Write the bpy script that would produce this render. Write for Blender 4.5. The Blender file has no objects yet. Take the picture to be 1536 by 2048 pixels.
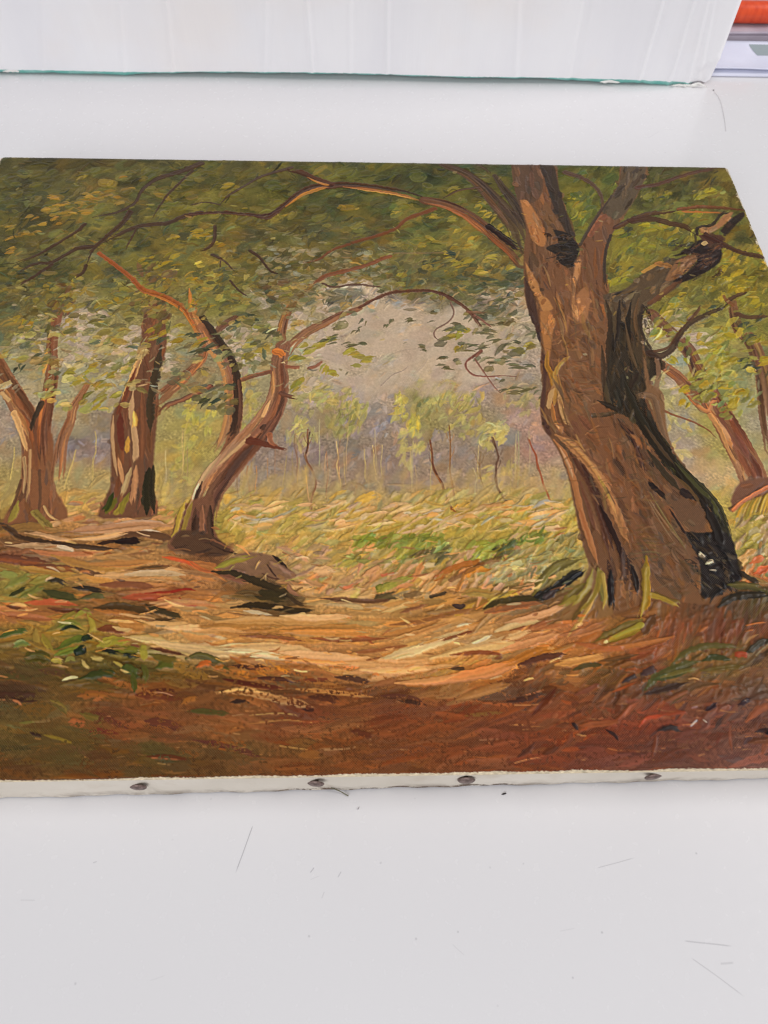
import bpy, bmesh, math
import numpy as np
from mathutils import Vector, Matrix

# ------------------------------------------------------------ camera, world, lamps, exposure
scene = bpy.context.scene
CF = 1457.0                             # focal length in units of the 1536 x 2048 frame
CAM_H = 0.239                           # camera height above the table top (m)
PITCH = math.radians(58.06)             # looking down
cam_d = bpy.data.cameras.new("Camera"); cam = bpy.data.objects.new("Camera", cam_d)
scene.collection.objects.link(cam); scene.camera = cam
cam.location = (0, 0, CAM_H); cam.rotation_euler = (math.pi/2-PITCH, 0, 0)
cam_d.sensor_fit = 'VERTICAL'; cam_d.sensor_height = 36.0; cam_d.lens = CF/2048*36.0
cam_d.clip_start = 0.01; cam_d.clip_end = 50
cam_d.dof.use_dof = True; cam_d.dof.focus_distance = 0.275; cam_d.dof.aperture_fstop = 18.0

world = bpy.data.worlds.new("World"); scene.world = world; world.use_nodes = True
bg = world.node_tree.nodes["Background"]
bg.inputs[0].default_value = (0.90, 0.90, 0.93, 1); bg.inputs[1].default_value = 0.36

def area(name, loc, target, sx, sy, power, col):
    d = bpy.data.lights.new(name, 'AREA'); d.shape = 'RECTANGLE'; d.size = sx; d.size_y = sy
    d.energy = power; d.color = col
    o = bpy.data.objects.new(name, d); scene.collection.objects.link(o); o.location = loc
    o.rotation_euler = (Vector(target)-Vector(loc)).to_track_quat('-Z', 'Y').to_euler()
    return o
area("window_light", (1.8, 0.30, 1.55), (0.0, 0.3, 0), 0.9, 0.9, 29.0, (1.0, 0.975, 0.95))
area("front_fill", (-0.6, -1.7, 1.15), (0.0, 0.5, 0.1), 2.2, 1.2, 28.5, (0.99, 0.985, 1.0))  # added fill from the front, unseen source, brightens the box face

vs = scene.view_settings
vs.view_transform = 'Standard'; vs.look = 'None'; vs.exposure = 0.0; vs.gamma = 1.0; vs.use_curve_mapping = False
scene.cycles.use_denoising = True; scene.cycles.filter_width = 1.0

# ------------------------------------------------------------ helpers
FW = np.array([0, math.cos(PITCH), -math.sin(PITCH)]); UP = np.array([0, math.sin(PITCH), math.cos(PITCH)])
def un(px, py, z=0.0):
    """point on the level z that is seen at (px, py) in the 1536 x 2048 frame"""
    d = FW*CF+np.array([px-768., 0, 0])+UP*(1024.-py)
    return np.array([0, 0, CAM_H])+d*((z-CAM_H)/d[2])
def un_y(px, py, y):
    d = FW*CF+np.array([px-768., 0, 0])+UP*(1024.-py)
    return np.array([0, 0, CAM_H])+d*(y/d[1])
def link(o, parent=None):
    scene.collection.objects.link(o)
    if parent is not None: o.parent = parent
    return o
def tag(o, label=None, category=None, group=None, kind=None):
    for k, v in (("label", label), ("category", category), ("group", group), ("kind", kind)):
        if v: o[k] = v
    return o
def mesh_obj(name, verts, faces, mat, parent=None, smooth=True):
    me = bpy.data.meshes.new(name); me.from_pydata([tuple(map(float, v)) for v in verts], [], faces); me.update()
    if smooth: me.polygons.foreach_set('use_smooth', np.ones(len(me.polygons), bool))
    if mat: me.materials.append(mat)
    return link(bpy.data.objects.new(name, me), parent)
def grid_obj(name, V, mat, parent=None, smooth=True):
    """V: (rows, cols, 3) array of points"""
    r, c = V.shape[:2]; me = bpy.data.meshes.new(name)
    me.vertices.add(r*c); me.vertices.foreach_set('co', V.reshape(-1).astype(np.float32))
    i = np.arange(r*c).reshape(r, c)
    q = np.stack([i[:-1, :-1], i[1:, :-1], i[1:, 1:], i[:-1, 1:]], -1).reshape(-1, 4)
    me.loops.add(q.size); me.loops.foreach_set('vertex_index', q.reshape(-1).astype(np.int32))
    me.polygons.add(len(q)); me.polygons.foreach_set('loop_start', np.arange(0, q.size, 4, dtype=np.int32))
    me.polygons.foreach_set('use_smooth', np.full(len(q), smooth))
    me.update(calc_edges=True); me.validate()
    if mat: me.materials.append(mat)
    return link(bpy.data.objects.new(name, me), parent)
def box_bm(bm, c, s, bev=0.0, rot=None):
    r = bmesh.ops.create_cube(bm, size=1.0)
    M = Matrix.Translation(c) @ (rot or Matrix.Identity(4)) @ Matrix.Diagonal((*s, 1))
    bmesh.ops.transform(bm, matrix=M, verts=r['verts'])
    if bev: bmesh.ops.bevel(bm, geom=list({e for v in r['verts'] for e in v.link_edges}), offset=bev, segments=3, affect='EDGES')
def bm_obj(name, bm, mat, parent=None, smooth=True):
    me = bpy.data.meshes.new(name); bm.to_mesh(me); bm.free()
    if smooth: me.polygons.foreach_set('use_smooth', np.ones(len(me.polygons), bool))
    if mat: me.materials.append(mat)
    return link(bpy.data.objects.new(name, me), parent)
def tube(name, pts, r, mat, parent=None, sides=6):
    pts = [Vector(p) for p in pts]; V = []; F = []
    for i, p in enumerate(pts):
        t = (pts[min(i+1, len(pts)-1)]-pts[max(i-1, 0)]).normalized()
        a = t.orthogonal().normalized(); b = t.cross(a); rr = r[i] if hasattr(r, '__len__') else r
        for k in range(sides):
            an = 2*math.pi*k/sides; V.append(p+(a*math.cos(an)+b*math.sin(an))*rr)
    for i in range(len(pts)-1):
        for k in range(sides):
            F.append((i*sides+k, i*sides+(k+1) % sides, (i+1)*sides+(k+1) % sides, (i+1)*sides+k))
    F.append(tuple(range(sides))[::-1]); F.append(tuple(range((len(pts)-1)*sides, len(pts)*sides)))
    return mesh_obj(name, V, F, mat, parent)
class NT:
    """small node-tree writer"""
    def __init__(s, name):
        s.m = bpy.data.materials.new(name); s.m.use_nodes = True; s.t = s.m.node_tree
        s.b = s.t.nodes["Principled BSDF"]
    def n(s, typ, **k):
        nd = s.t.nodes.new(typ)
        for a, v in k.items(): setattr(nd, a, v)
        return nd
    def put(s, sock, v):
        if hasattr(v, 'is_output'): s.t.links.new(v, sock)
        else: sock.default_value = v
    def math(s, op, a, b=None, c=None, clamp=False):
        nd = s.n('ShaderNodeMath', operation=op, use_clamp=clamp); s.put(nd.inputs[0], a)
        if b is not None: s.put(nd.inputs[1], b)
        if c is not None: s.put(nd.inputs[2], c)
        return nd.outputs[0]
    def vmath(s, op, a, b=None):
        nd = s.n('ShaderNodeVectorMath', operation=op); s.put(nd.inputs[0], a)
        if b is not None: s.put(nd.inputs[1], b)
        return nd.outputs['Value'] if op in ('DOT_PRODUCT', 'LENGTH', 'DISTANCE') else nd.outputs[0]
    def mix(s, f, a, b):
        nd = s.n('ShaderNodeMix', data_type='RGBA'); s.put(nd.inputs[0], f); s.put(nd.inputs[6], a); s.put(nd.inputs[7], b)
        return nd.outputs[2]
    def noise(s, vec, scale, detail=3, rough=.55, dist=0.):
        nd = s.n('ShaderNodeTexNoise'); s.put(nd.inputs['Vector'], vec); nd.inputs['Scale'].default_value = scale
        nd.inputs['Detail'].default_value = detail; nd.inputs['Roughness'].default_value = rough; nd.inputs['Distortion'].default_value = dist
        return nd.outputs[0]
    def ramp(s, f, a, b, lo=0., hi=1.):
        nd = s.n('ShaderNodeMapRange'); s.put(nd.inputs[0], f); nd.inputs[1].default_value = a; nd.inputs[2].default_value = b
        nd.inputs[3].default_value = lo; nd.inputs[4].default_value = hi
        return nd.outputs[0]
    def bump(s, h, strength, dist):
        nd = s.n('ShaderNodeBump'); s.put(nd.inputs['Height'], h); s.put(nd.inputs['Strength'], strength); nd.inputs['Distance'].default_value = dist
        s.t.links.new(nd.outputs[0], s.b.inputs['Normal']); return nd
    def obj(s): return s.n('ShaderNodeTexCoord').outputs['Object']
    def sep(s, v):
        nd = s.n('ShaderNodeSeparateXYZ'); s.put(nd.inputs[0], v); return nd.outputs
    def base(s, v, rough=.5, spec=.5):
        s.put(s.b.inputs['Base Color'], v); s.put(s.b.inputs['Roughness'], rough); s.put(s.b.inputs['Specular IOR Level'], spec)
        return s.m
def rgb(r, g, b):
    c = np.array([r, g, b])/255.; c = np.where(c <= .04045, c/12.92, ((c+.055)/1.055)**2.4)
    return (*map(float, c), 1.)

# ------------------------------------------------------------ the table top
m = NT("table_lacquer"); P = m.obj()
n1 = m.noise(P, 3.0, 3); n2 = m.noise(P, 260., 2)
col = m.mix(m.ramp(n1, .35, .65), rgb(227, 225, 227), rgb(231, 230, 232))
def seg_mask(a, b, w, soft, jitter=True):
    """thin straight scratch from a to b on the table (metres)"""
    a = np.array([a[0], a[1], 0.]); b = np.array([b[0], b[1], 0.]); d = b-a; L = float(np.linalg.norm(d)); d = d/L
    q = m.vmath('SUBTRACT', P2, tuple(a)); t = m.vmath('DOT_PRODUCT', q, tuple(d))
    nrm = (-d[1], d[0], 0.); s = m.math('ABSOLUTE', m.vmath('DOT_PRODUCT', q, nrm))
    u = m.math('DIVIDE', t, L)
    tap = m.math('MULTIPLY', m.ramp(u, 0., .06), m.ramp(u, 1., .86))
    return m.math('MULTIPLY', m.ramp(s, w+soft, w, 0., 1.), tap)
wob_n = m.n('ShaderNodeTexNoise'); m.put(wob_n.inputs['Vector'], P); wob_n.inputs['Scale'].default_value = 70.
P2 = m.vmath('ADD', P, m.vmath('SCALE', m.vmath('SUBTRACT', wob_n.outputs[1], (.5, .5, .5))))
for nd in m.t.nodes:
    if nd.type == 'VECT_MATH' and nd.operation == 'SCALE': nd.inputs['Scale'].default_value = .0007
tot = None
for (x0, y0), (x1, y1), w, k in [((506,1650),(471,1747),.00010,.6),((628,1735),(620,1746),.00010,.5),((682,1743),(675,1755),.00010,.4),((648,1784),(643,1798),.00009,.25),
        ((1368,1882),(1466,1893),.00012,.38),((1382,1915),(1490,1995),.00008,.38),((1194,1735),(1270,1715),.00008,.35),((1440,1928),(1468,1926),.0002,.25),((186,1726),(194,1723),.00012,.35),((40,1801),(72,1801),.00008,.2),
        ((188,242),(212,250),.00016,.12),((1296,276),(1320,262),.00014,.14),((620,1760),(640,1752),.00006,.15),((905,1888),(930,1912),.00006,.18),((1120,1862),(1150,1856),.00006,.14),((300,1960),(330,1950),.00006,.12)]:
    q = m.math('MULTIPLY', seg_mask(un(x0, y0), un(x1, y1), w, .00010), k)
    tot = q if tot is None else m.math('MAXIMUM', tot, q)
vo = m.n('ShaderNodeTexVoronoi', voronoi_dimensions='2D'); m.put(vo.inputs['Vector'], P); vo.inputs['Scale'].default_value = 95.; vo.inputs['Randomness'].default_value = 1.
vcol = m.sep(vo.outputs['Color'])
spk = m.math('MULTIPLY', m.ramp(m.math('ADD', vo.outputs['Distance'], m.math('MULTIPLY', m.noise(P, 900., 1), .03)), .055, .03), m.math('MULTIPLY', m.math('GREATER_THAN', vcol[0], .86), m.ramp(vcol[1], 0., 1., .08, .5)))
tot = m.math('MAXIMUM', tot, spk)
col = m.mix(tot, col, rgb(150, 148, 152))
m.put(m.b.inputs['Coat Weight'], .0)
m.base(col, m.ramp(n2, .3, .7, .22, .28), .6); m.bump(m.noise(P, 160., 2), .010, .0004)
bm = bmesh.new(); box_bm(bm, (0.05, .45, -.0125), (2.0, 1.5, .025), .003)
table = bm_obj("table_top", bm, m.m, None, False); tag(table, kind="structure")
# ---------------------------------------------------------------- PAINT BEGIN
# The oil painting is "painted" stroke by stroke on a grid of colour and paint
# thickness; the grid then becomes the relief mesh of the canvas.
NX, NY = 1280, 1010                     # grid over the canvas face (about 0.29 mm per cell)
PAD = 10                                # extra rows that roll over the near edge
rng = np.random.default_rng(7)
CORN_PX = [(2, 313), (1455, 334), (1947, 1526.6), (-589, 1566)]   # FL FR NR NL in the photo's frame

def homog(src, dst):
    A = []; b = []
    for (x, y), (u, v) in zip(src, dst):
        A.append([x, y, 1, 0, 0, 0, -u*x, -u*y]); b.append(u)
        A.append([0, 0, 0, x, y, 1, -v*x, -v*y]); b.append(v)
    s = np.linalg.solve(np.array(A, float), np.array(b, float))
    return np.append(s, 1).reshape(3, 3)
HP = homog(CORN_PX, [(0, 0), (NX-1, 0), (NX-1, NY-1), (0, NY-1)])   # view -> canvas cells
HI = np.linalg.inv(HP)
def tx(p):
    p = np.asarray(p, float).reshape(-1, 2); q = p@HP[:, :2].T+HP[:, 2]
    return q[:, :2]/q[:, 2:]
def itx(p):
    p = np.atleast_2d(np.asarray(p, float)); q = np.c_[p, np.ones(len(p))] @ HI.T
    return q[:, :2]/q[:, 2:]
def lin(c):
    c = np.asarray(c, float)/255.
    return np.where(c <= .04045, c/12.92, ((c+.055)/1.055)**2.4)

HT = NY+PAD
COL = np.zeros((HT, NX, 3), np.float32)      # kept in display (sRGB 0-255) units while painting
HGT = np.zeros((HT, NX), np.float32)         # paint thickness in mm
def smooth1(a, n):
    k = np.ones(n)/n
    return np.convolve(np.r_[a[-n:], a, a[:n]], k, 'same')[n:-n]
def blur2(a, n):
    k = np.ones(n)/n
    a = np.apply_along_axis(lambda r: np.convolve(np.pad(r, n, mode='edge'), k, 'same')[n:-n], 0, a)
    return np.apply_along_axis(lambda r: np.convolve(np.pad(r, n, mode='edge'), k, 'same')[n:-n], 1, a)
GRAIN = rng.random((HT, NX)).astype(np.float32)
g2 = blur2(GRAIN, 3); GR2 = ((g2-g2.mean())/g2.std()).astype(np.float32)
g5 = blur2(blur2(rng.random((HT, NX)), 5), 3); GR5 = ((g5-g5.mean())/g5.std()).astype(np.float32)
BR = np.array([smooth1(rng.normal(size=256), 2) for _ in range(64)], np.float32)   # bristle tables
BR /= BR.std()

_CT = {}
def catmull(P, n):
    P = np.asarray(P, float)
    if len(P) < 3:
        t = np.linspace(0, 1, max(2, n))[:, None]; return P[0]*(1-t)+P[-1]*t
    if n not in _CT:
        t = np.arange(n)/n
        _CT[n] = np.stack([-t+2*t*t-t**3, 2-5*t*t+3*t**3, t+4*t*t-3*t**3, -t*t+t**3], 1)*.5
    Q = np.concatenate([[2*P[0]-P[1]], P, [2*P[-1]-P[-2]]])
    K = np.stack([Q[:-3], Q[1:-2], Q[2:-1], Q[3:]], 1)               # m,4,2
    return np.concatenate([np.einsum('tk,mkd->mtd', _CT[n], K).reshape(-1, 2), P[-1:]])

def raster(P, W, col, h=.1, op=1., dry=0., cv=.10, col2=None, soft=1.0, rag=1.0, pick=None):
    if pick is None: pick = .10 if h >= .2 else .22
    """one stroke: P centre line in cells, W half width per point, colour, thickness in mm"""
    x0 = max(0, int((P[:, 0]-W).min())-2); x1 = min(NX, int((P[:, 0]+W).max())+3)
    y0 = max(0, int((P[:, 1]-W).min())-2); y1 = min(HT, int((P[:, 1]+W).max())+3)
    if x1 <= x0 or y1 <= y0: return
    Q = np.full((y1-y0, x1-x0), 9., np.float32); SG = np.zeros_like(Q); S = np.zeros_like(Q)
    WW = np.full_like(Q, 1.)
    n = len(P)-1
    for i in range(n):
        a, b = P[i], P[i+1]; wa, wb = W[i], W[i+1]; wm = max(wa, wb)+2
        xa = max(x0, int(min(a[0], b[0])-wm)); xb = min(x1, int(max(a[0], b[0])+wm)+2)
        ya = max(y0, int(min(a[1], b[1])-wm)); yb = min(y1, int(max(a[1], b[1])+wm)+2)
        if xb <= xa or yb <= ya: continue
        X = np.arange(xa, xb, dtype=np.float32)[None, :]-a[0]; Y = np.arange(ya, yb, dtype=np.float32)[:, None]-a[1]
        d = b-a; L2 = d@d+1e-9; L = math.sqrt(L2)
        t = np.clip((X*d[0]+Y*d[1])/L2, 0, 1)
        dx = X-t*d[0]; dy = Y-t*d[1]
        w = wa+(wb-wa)*t
        q = np.sqrt(dx*dx+dy*dy)/w
        sl = (slice(ya-y0, yb-y0), slice(xa-x0, xb-x0))
        m = q < Q[sl]
        Q[sl] = np.where(m, q, Q[sl]); S[sl] = np.where(m, (i+t)/n, S[sl])
        WW[sl] = np.where(m, w, WW[sl])
        SG[sl] = np.where(m, np.where(d[0]*dy-d[1]*dx > 0, 1, -1), SG[sl])
    if rag:
        Q = Q+rag*np.clip(.55*GR5[y0:y1, x0:x1]+.3*GR2[y0:y1, x0:x1], -1.3, 1.3)*np.minimum(1/WW, .16)
    if soft == 1.0: soft = 1.25
    a = np.clip((1-Q)*WW/soft+.5, 0, 1)*op
    if a.max() <= 0: return
    qs = np.clip(Q*SG, -1, 1)
    T = BR[rng.integers(64)]; nb = max(4., min(60., 1.1*float(np.max(W))))
    f = (qs*.5+.5)*nb+rng.random()*150+S*1.5; fi = f.astype(np.int32) % 254; ff = f-np.floor(f)
    b = T[fi]*(1-ff)+T[fi+1]*ff
    if rag:                                        # bristles lift off at different points
        a = a*np.clip((1.02-S-.10*(1+np.clip(b, -1, 2)))/.07+.6, 0, 1)
    if dry > 0:
        g = GR2[y0:y1, x0:x1]
        a = a*np.clip((b*.5+g*.9+1.3-dry*3.0*(.35+S))*2., 0, 1)
    c = np.asarray(col, np.float32)
    if col2 is not None:
        k = np.clip(.5+.55*b, 0, 1)[..., None]; c = c*(1-k)+np.asarray(col2, np.float32)*k
    if pick:                                       # wet paint picks up what lies below
        c = c*(1-pick*(.5+.5*S[..., None]))+COL[y0:y1, x0:x1]*(pick*(.5+.5*S[..., None]))
    cc = c*(1+cv*np.clip(b, -2, 2))[..., None]*.999
    A = a[..., None]
    COL[y0:y1, x0:x1] = COL[y0:y1, x0:x1]*(1-A)+cc*A
    hh = h*(.7+.28*np.clip(b, -2, 2)-.15*Q*Q+.75*np.exp(-((Q-.86)/.13)**2)*(.6+.4*b)+.5*np.exp(-((S-.97)/.04)**2))
    HGT[y0:y1, x0:x1] = HGT[y0:y1, x0:x1]*(1-.72*a)+a*np.clip(hh, 0, 1.)

def half_cells(p, t, w):
    """half width in cells of w view units across direction t at view points p"""
    q = p@HP[:, :2].T+HP[:, 2]; z = q[:, 2][:, None, None]
    J = (HP[None, :2, :2]-(q[:, :2]/q[:, 2:])[:, :, None]*HP[None, 2:3, :2])/z
    n = np.stack([-t[:, 1], t[:, 0]], 1)
    T = np.einsum('nij,nj->ni', J, t); T /= np.linalg.norm(T, axis=1)[:, None]+1e-9
    O = np.einsum('nij,nj->ni', J, n)
    return np.abs(T[:, 0]*O[:, 1]-T[:, 1]*O[:, 0])*w

def S_(col, w, *pts, h=.12, w1=None, taper=.0, seg=4, **k):
    """explicit stroke through view points; w half width at start, w1 at end"""
    P = catmull(pts, 5 if len(pts) > 3 else seg)
    t = np.empty_like(P); t[1:-1] = P[2:]-P[:-2]; t[0] = P[1]-P[0]; t[-1] = P[-1]-P[-2]
    t /= np.sqrt((t*t).sum(1))[:, None]+1e-9
    s = np.linspace(0, 1, len(P))
    ww = w+(w1-w)*s if w1 is not None else np.full(len(P), float(w))
    if taper: ww = ww*np.clip(np.minimum(s, 1-s)/taper, .25, 1)
    W = np.maximum(half_cells(P, t, ww), .55)
    raster(tx(P), W, col, h=h, **k)

def poly_mask(pts):
    P = tx(catmull(list(pts)+[pts[0]], 3))[:-1]
    x0, y0 = np.floor(P.min(0)).astype(int)-1; x1, y1 = np.ceil(P.max(0)).astype(int)+2
    x0, y0 = max(x0, 0), max(y0, 0); x1, y1 = min(x1, NX), min(y1, HT)
    X = np.arange(x0, x1)[None, :]+.0; Y = np.arange(y0, y1)[:, None]+.0
    ins = np.zeros((y1-y0, x1-x0), bool); j = len(P)-1
    for i in range(len(P)):
        (xi, yi), (xj, yj) = P[i], P[j]
        if yi != yj:
            ins ^= ((yi > Y) != (yj > Y)) & (X < (xj-xi)*(Y-yi)/(yj-yi)+xi)
        j = i
    return ins, (x0, y0, x1, y1)
def jit(c, v=.10, hue=.05):
    c = np.asarray(c, float)*(1+rng.normal()*v)
    k = rng.normal()*hue
    return np.clip(c*np.array([1+k, 1+rng.normal()*hue*.4, 1-k*1.5]), 8, 250)
def fill(col, pts, ang=80, ln=34, w=4.5, n=None, h=.10, v=.10, col2=None, pts_ang=None, dry=0, spread=12):
    """fill a shape: flat under-layer, then strokes of the given angle kept inside it"""
    col = np.asarray(col, float); col = col*.89+col.mean()*.11
    if col2 is not None: col2 = np.asarray(col2, float); col2 = col2*.89+col2.mean()*.11
    m, (x0, y0, x1, y1) = poly_mask(pts)
    if not m.any(): return
    a = blur2(m.astype(np.float32), 3)[..., None]
    COL[y0:y1, x0:x1] = COL[y0:y1, x0:x1]*(1-a)+np.asarray(col, np.float32)*a
    HGT[y0:y1, x0:x1] = HGT[y0:y1, x0:x1]*(1-a[..., 0]*.8)+.05*a[..., 0]
    ys, xs = np.nonzero(m)
    if n is None: n = int(m.sum()/260)+3
    for i in rng.integers(0, len(ys), n):
        p = itx([(xs[i]+x0, ys[i]+y0)])[0]
        c = col if col2 is None or rng.random() < .55 else col2
        an = math.radians(ang+rng.normal()*spread); l = ln*rng.uniform(.5, 1.2)/2
        d = np.array([math.cos(an), -math.sin(an)])*l
        e0 = tx([p-d])[0]; e1 = tx([p+d])[0]
        for k in range(5):
            ok = True
            for q in (tx([p-d])[0], tx([p+d])[0]):
                xi, yi = int(q[0])-x0, int(q[1])-y0
                if not (0 <= xi < x1-x0 and 0 <= yi < y1-y0 and m[yi, xi]): ok = False
            if ok: break
            d = d*.6
        S_(jit(c, v), w*rng.uniform(.6, 1.2), p-d, p+rng.normal(size=2)*1.5, p+d, h=h*rng.uniform(.5, 1.5), taper=.25, op=.85, dry=dry*rng.random(), seg=2)

# ---- colour notes: (y, (x, r, g, b), ...) read off the picture by eye
NOTES = [
 (340, (20,72,68,42),(150,84,76,42),(300,82,78,44),(450,82,80,42),(600,84,82,42),(750,76,78,40),(900,70,74,42),(1000,72,74,42),(1150,78,82,40),(1350,80,78,48),(1430,88,78,48)),
 (372, (20,78,76,48),(110,80,78,50),(200,96,84,46),(300,92,86,46),(450,92,88,44),(600,90,86,42),(750,76,80,42),(900,82,86,44),(1150,92,96,44),(1350,88,84,46)),
 (400, (20,84,82,50),(100,88,84,54),(160,118,102,52),(250,106,96,50),(350,100,96,46),(450,98,94,44),(550,98,94,44),(700,80,82,46),(850,84,88,42),(930,100,96,48),(1150,96,98,44),(1350,98,94,50),(1450,100,92,46)),
 (470, (20,88,84,52),(100,112,100,56),(200,100,92,52),(300,90,90,56),(420,108,98,52),(550,98,92,56),(700,92,86,56),(850,104,100,52),(950,116,108,56),(1260,108,106,52),(1350,112,108,54),(1480,108,98,48)),
 (540, (20,84,82,50),(100,94,88,54),(200,116,110,74),(300,128,116,66),(400,146,128,60),(500,112,102,60),(600,118,106,72),(700,116,102,66),(800,114,106,66),(900,122,110,62),(1000,128,114,66),(1280,106,102,54),(1400,118,112,52),(1500,132,118,46)),
 (600, (20,102,96,62),(80,118,108,70),(170,150,138,100),(250,134,122,72),(350,134,124,76),(450,130,124,66),(550,120,112,80),(650,150,136,112),(720,174,157,140),(800,172,155,138),(900,134,122,98),(1000,132,120,102),(1050,144,130,114),(1300,118,110,58),(1400,128,120,64),(1500,136,124,56)),
 (660, (20,116,108,70),(150,162,148,120),(230,150,138,92),(350,150,138,90),(470,142,132,94),(600,162,150,112),(700,180,162,146),(800,188,170,154),(900,174,158,140),(1000,152,140,110),(1050,164,150,132),(1350,152,142,112),(1450,150,140,80),(1520,128,120,60)),
 (720, (20,150,140,110),(150,166,154,122),(250,160,148,112),(400,142,130,104),(480,160,148,114),(620,172,158,124),(700,184,166,148),(800,190,172,154),(900,186,168,150),(1000,172,156,138),(1060,172,154,142),(1350,178,166,130),(1450,150,144,88),(1520,120,120,84)),
 (780, (20,168,156,134),(150,164,154,124),(250,168,156,130),(370,142,130,100),(500,160,146,112),(620,174,158,126),(700,172,154,142),(780,172,152,140),(850,152,142,94),(950,166,146,138),(1060,150,136,118),(1340,168,158,116),(1450,150,146,84),(1520,150,144,110)),
 (840, (20,160,142,130),(150,166,150,122),(200,142,128,114),(340,166,152,98),(400,170,154,92),(500,160,142,110),(600,148,132,118),(680,142,130,98),(750,150,132,126),(850,150,138,92),(950,150,136,110),(1060,168,138,130),(1350,160,148,128),(1440,156,146,84),(1520,160,150,130)),
 (900, (20,158,142,118),(150,132,116,112),(200,138,120,116),(340,160,146,96),(400,164,148,86),(500,146,128,122),(600,138,122,120),(700,138,124,114),(800,144,126,116),(900,148,130,118),(1000,144,126,114),(1080,164,130,120),(1370,166,150,140),(1440,160,146,88)),
 (950, (20,166,146,96),(150,172,152,104),(200,176,152,104),(340,168,148,96),(480,154,134,122),(600,150,130,118),(700,152,130,116),(800,150,130,120),(900,154,132,120),(1000,160,138,118),(1090,168,144,116),(1390,176,150,128),(1440,190,164,124)),
 (1000,(20,176,150,98),(150,188,156,104),(330,182,156,96),(480,180,152,92),(600,176,150,104),(700,186,158,114),(800,184,156,110),(900,190,152,84),(1000,186,158,100),(1090,182,156,100),(1420,180,160,100),(1530,150,120,90)),
 (1050,(20,124,92,66),(150,182,132,94),(250,156,112,84),(450,176,154,90),(550,180,152,92),(650,184,156,104),(750,180,150,88),(850,176,152,86),(950,172,150,88),(1050,176,154,88),(1140,180,158,94),(1500,168,148,92)),
 (1080,(30,124,88,66),(120,140,100,70),(250,120,88,66),(330,150,110,78)),
 (1110,(30,130,84,62),(100,150,104,72),(200,180,130,84),(300,174,128,80),(420,110,74,50),(500,188,154,100),(600,192,156,104),(700,178,146,84),(800,154,140,68),(900,160,146,76),(1000,144,134,64),(1100,160,150,86),(1500,150,140,80)),
 (1150,(30,150,136,70),(100,150,124,68),(200,180,134,78),(300,184,140,90),(400,170,118,74),(470,124,90,64),(550,110,84,60),(620,186,150,100),(700,190,148,96),(800,164,134,80),(900,160,120,70),(1000,164,148,96),(1100,150,134,80),(1510,180,110,66)),
 (1190,(30,130,118,60),(100,100,86,46),(200,130,90,56),(300,150,90,58),(400,168,118,76),(500,100,78,52),(580,70,58,42),(640,170,134,92),(700,180,146,104),(800,170,130,84),(900,166,120,70),(1000,120,96,56),(1080,78,62,46),(1520,80,70,46)),
 (1220,(30,170,108,72),(100,152,98,66),(200,140,100,64),(280,110,82,54),(380,172,128,84),(480,180,140,96),(560,96,72,48),(650,180,142,98),(750,180,140,96),(850,154,114,72),(950,144,106,66),(1050,140,100,70),(1130,130,92,60),(1300,120,82,54),(1400,92,64,48),(1500,84,64,48)),
 (1260,(50,140,114,62),(130,150,130,64),(180,140,118,62),(250,170,126,84),(350,180,140,96),(450,170,124,78),(550,172,126,74),(650,170,126,70),(750,178,132,84),(850,180,136,92),(950,186,146,108),(1050,180,134,94),(1150,160,104,70),(1250,132,94,54),(1350,122,74,54),(1450,114,66,50),(1520,100,62,48)),
 (1300,(30,112,92,54),(100,120,98,56),(200,110,94,50),(270,130,120,60),(330,192,162,126),(430,198,168,136),(550,196,148,112),(650,186,136,96),(750,180,132,84),(820,190,152,110),(900,190,146,100),(1000,180,128,82),(1100,172,116,72),(1200,150,100,60),(1300,128,74,52),(1400,112,84,54),(1480,104,82,54),(1525,90,70,54)),
 (1340,(30,90,72,48),(100,86,72,42),(200,82,70,40),(280,76,66,38),(350,104,84,46),(450,94,70,42),(500,150,98,56),(600,150,100,60),(700,186,134,86),(800,196,136,92),(900,184,130,72),(1000,170,116,64),(1050,110,72,52),(1150,160,110,68),(1200,104,74,46),(1300,112,70,52),(1350,96,80,50),(1450,110,86,56),(1520,110,80,60)),
 (1380,(30,76,56,44),(100,96,74,44),(200,106,82,44),(300,118,74,44),(400,102,66,40),(500,116,78,48),(600,110,70,44),(700,106,66,40),(800,102,66,42),(850,136,94,54),(950,140,96,60),(1050,92,60,42),(1150,104,66,44),(1300,92,66,50),(1400,108,72,50),(1500,96,70,56)),
 (1420,(30,84,74,44),(100,92,78,44),(150,110,82,46),(200,102,66,42),(300,108,72,42),(400,104,72,42),(500,116,80,46),(600,104,62,42),(700,112,72,42),(800,102,62,40),(900,108,64,38),(1000,112,68,40),(1100,116,70,42),(1200,102,68,44),(1300,116,66,46),(1400,100,66,48),(1500,92,66,54)),
 (1460,(30,90,80,42),(150,88,76,40),(250,98,66,40),(350,108,72,42),(450,120,80,44),(550,110,70,40),(650,110,74,42),(800,106,66,36),(900,108,68,38),(1000,102,62,40),(1150,112,66,38),(1250,100,58,40),(1400,92,58,44),(1500,90,62,48)),
 (1500,(30,84,74,42),(150,82,74,40),(300,80,74,40),(400,90,72,42),(500,94,74,42),(600,98,74,40),(700,102,68,36),(850,106,66,36),(950,98,62,38),(1050,94,56,36),(1200,94,56,40),(1350,88,58,46),(1500,98,72,64)),
 (1535,(30,84,62,34),(200,84,60,32),(400,82,62,34),(600,100,66,36),(800,106,68,38),(1000,104,66,42),(1200,98,60,44),(1400,94,66,56),(1520,100,74,66)),
]
NP = np.array([(c[0], row[0]) for row in NOTES for c in row[1:]], float)
NC = np.array([c[1:] for row in NOTES for c in row[1:]], float)
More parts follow.
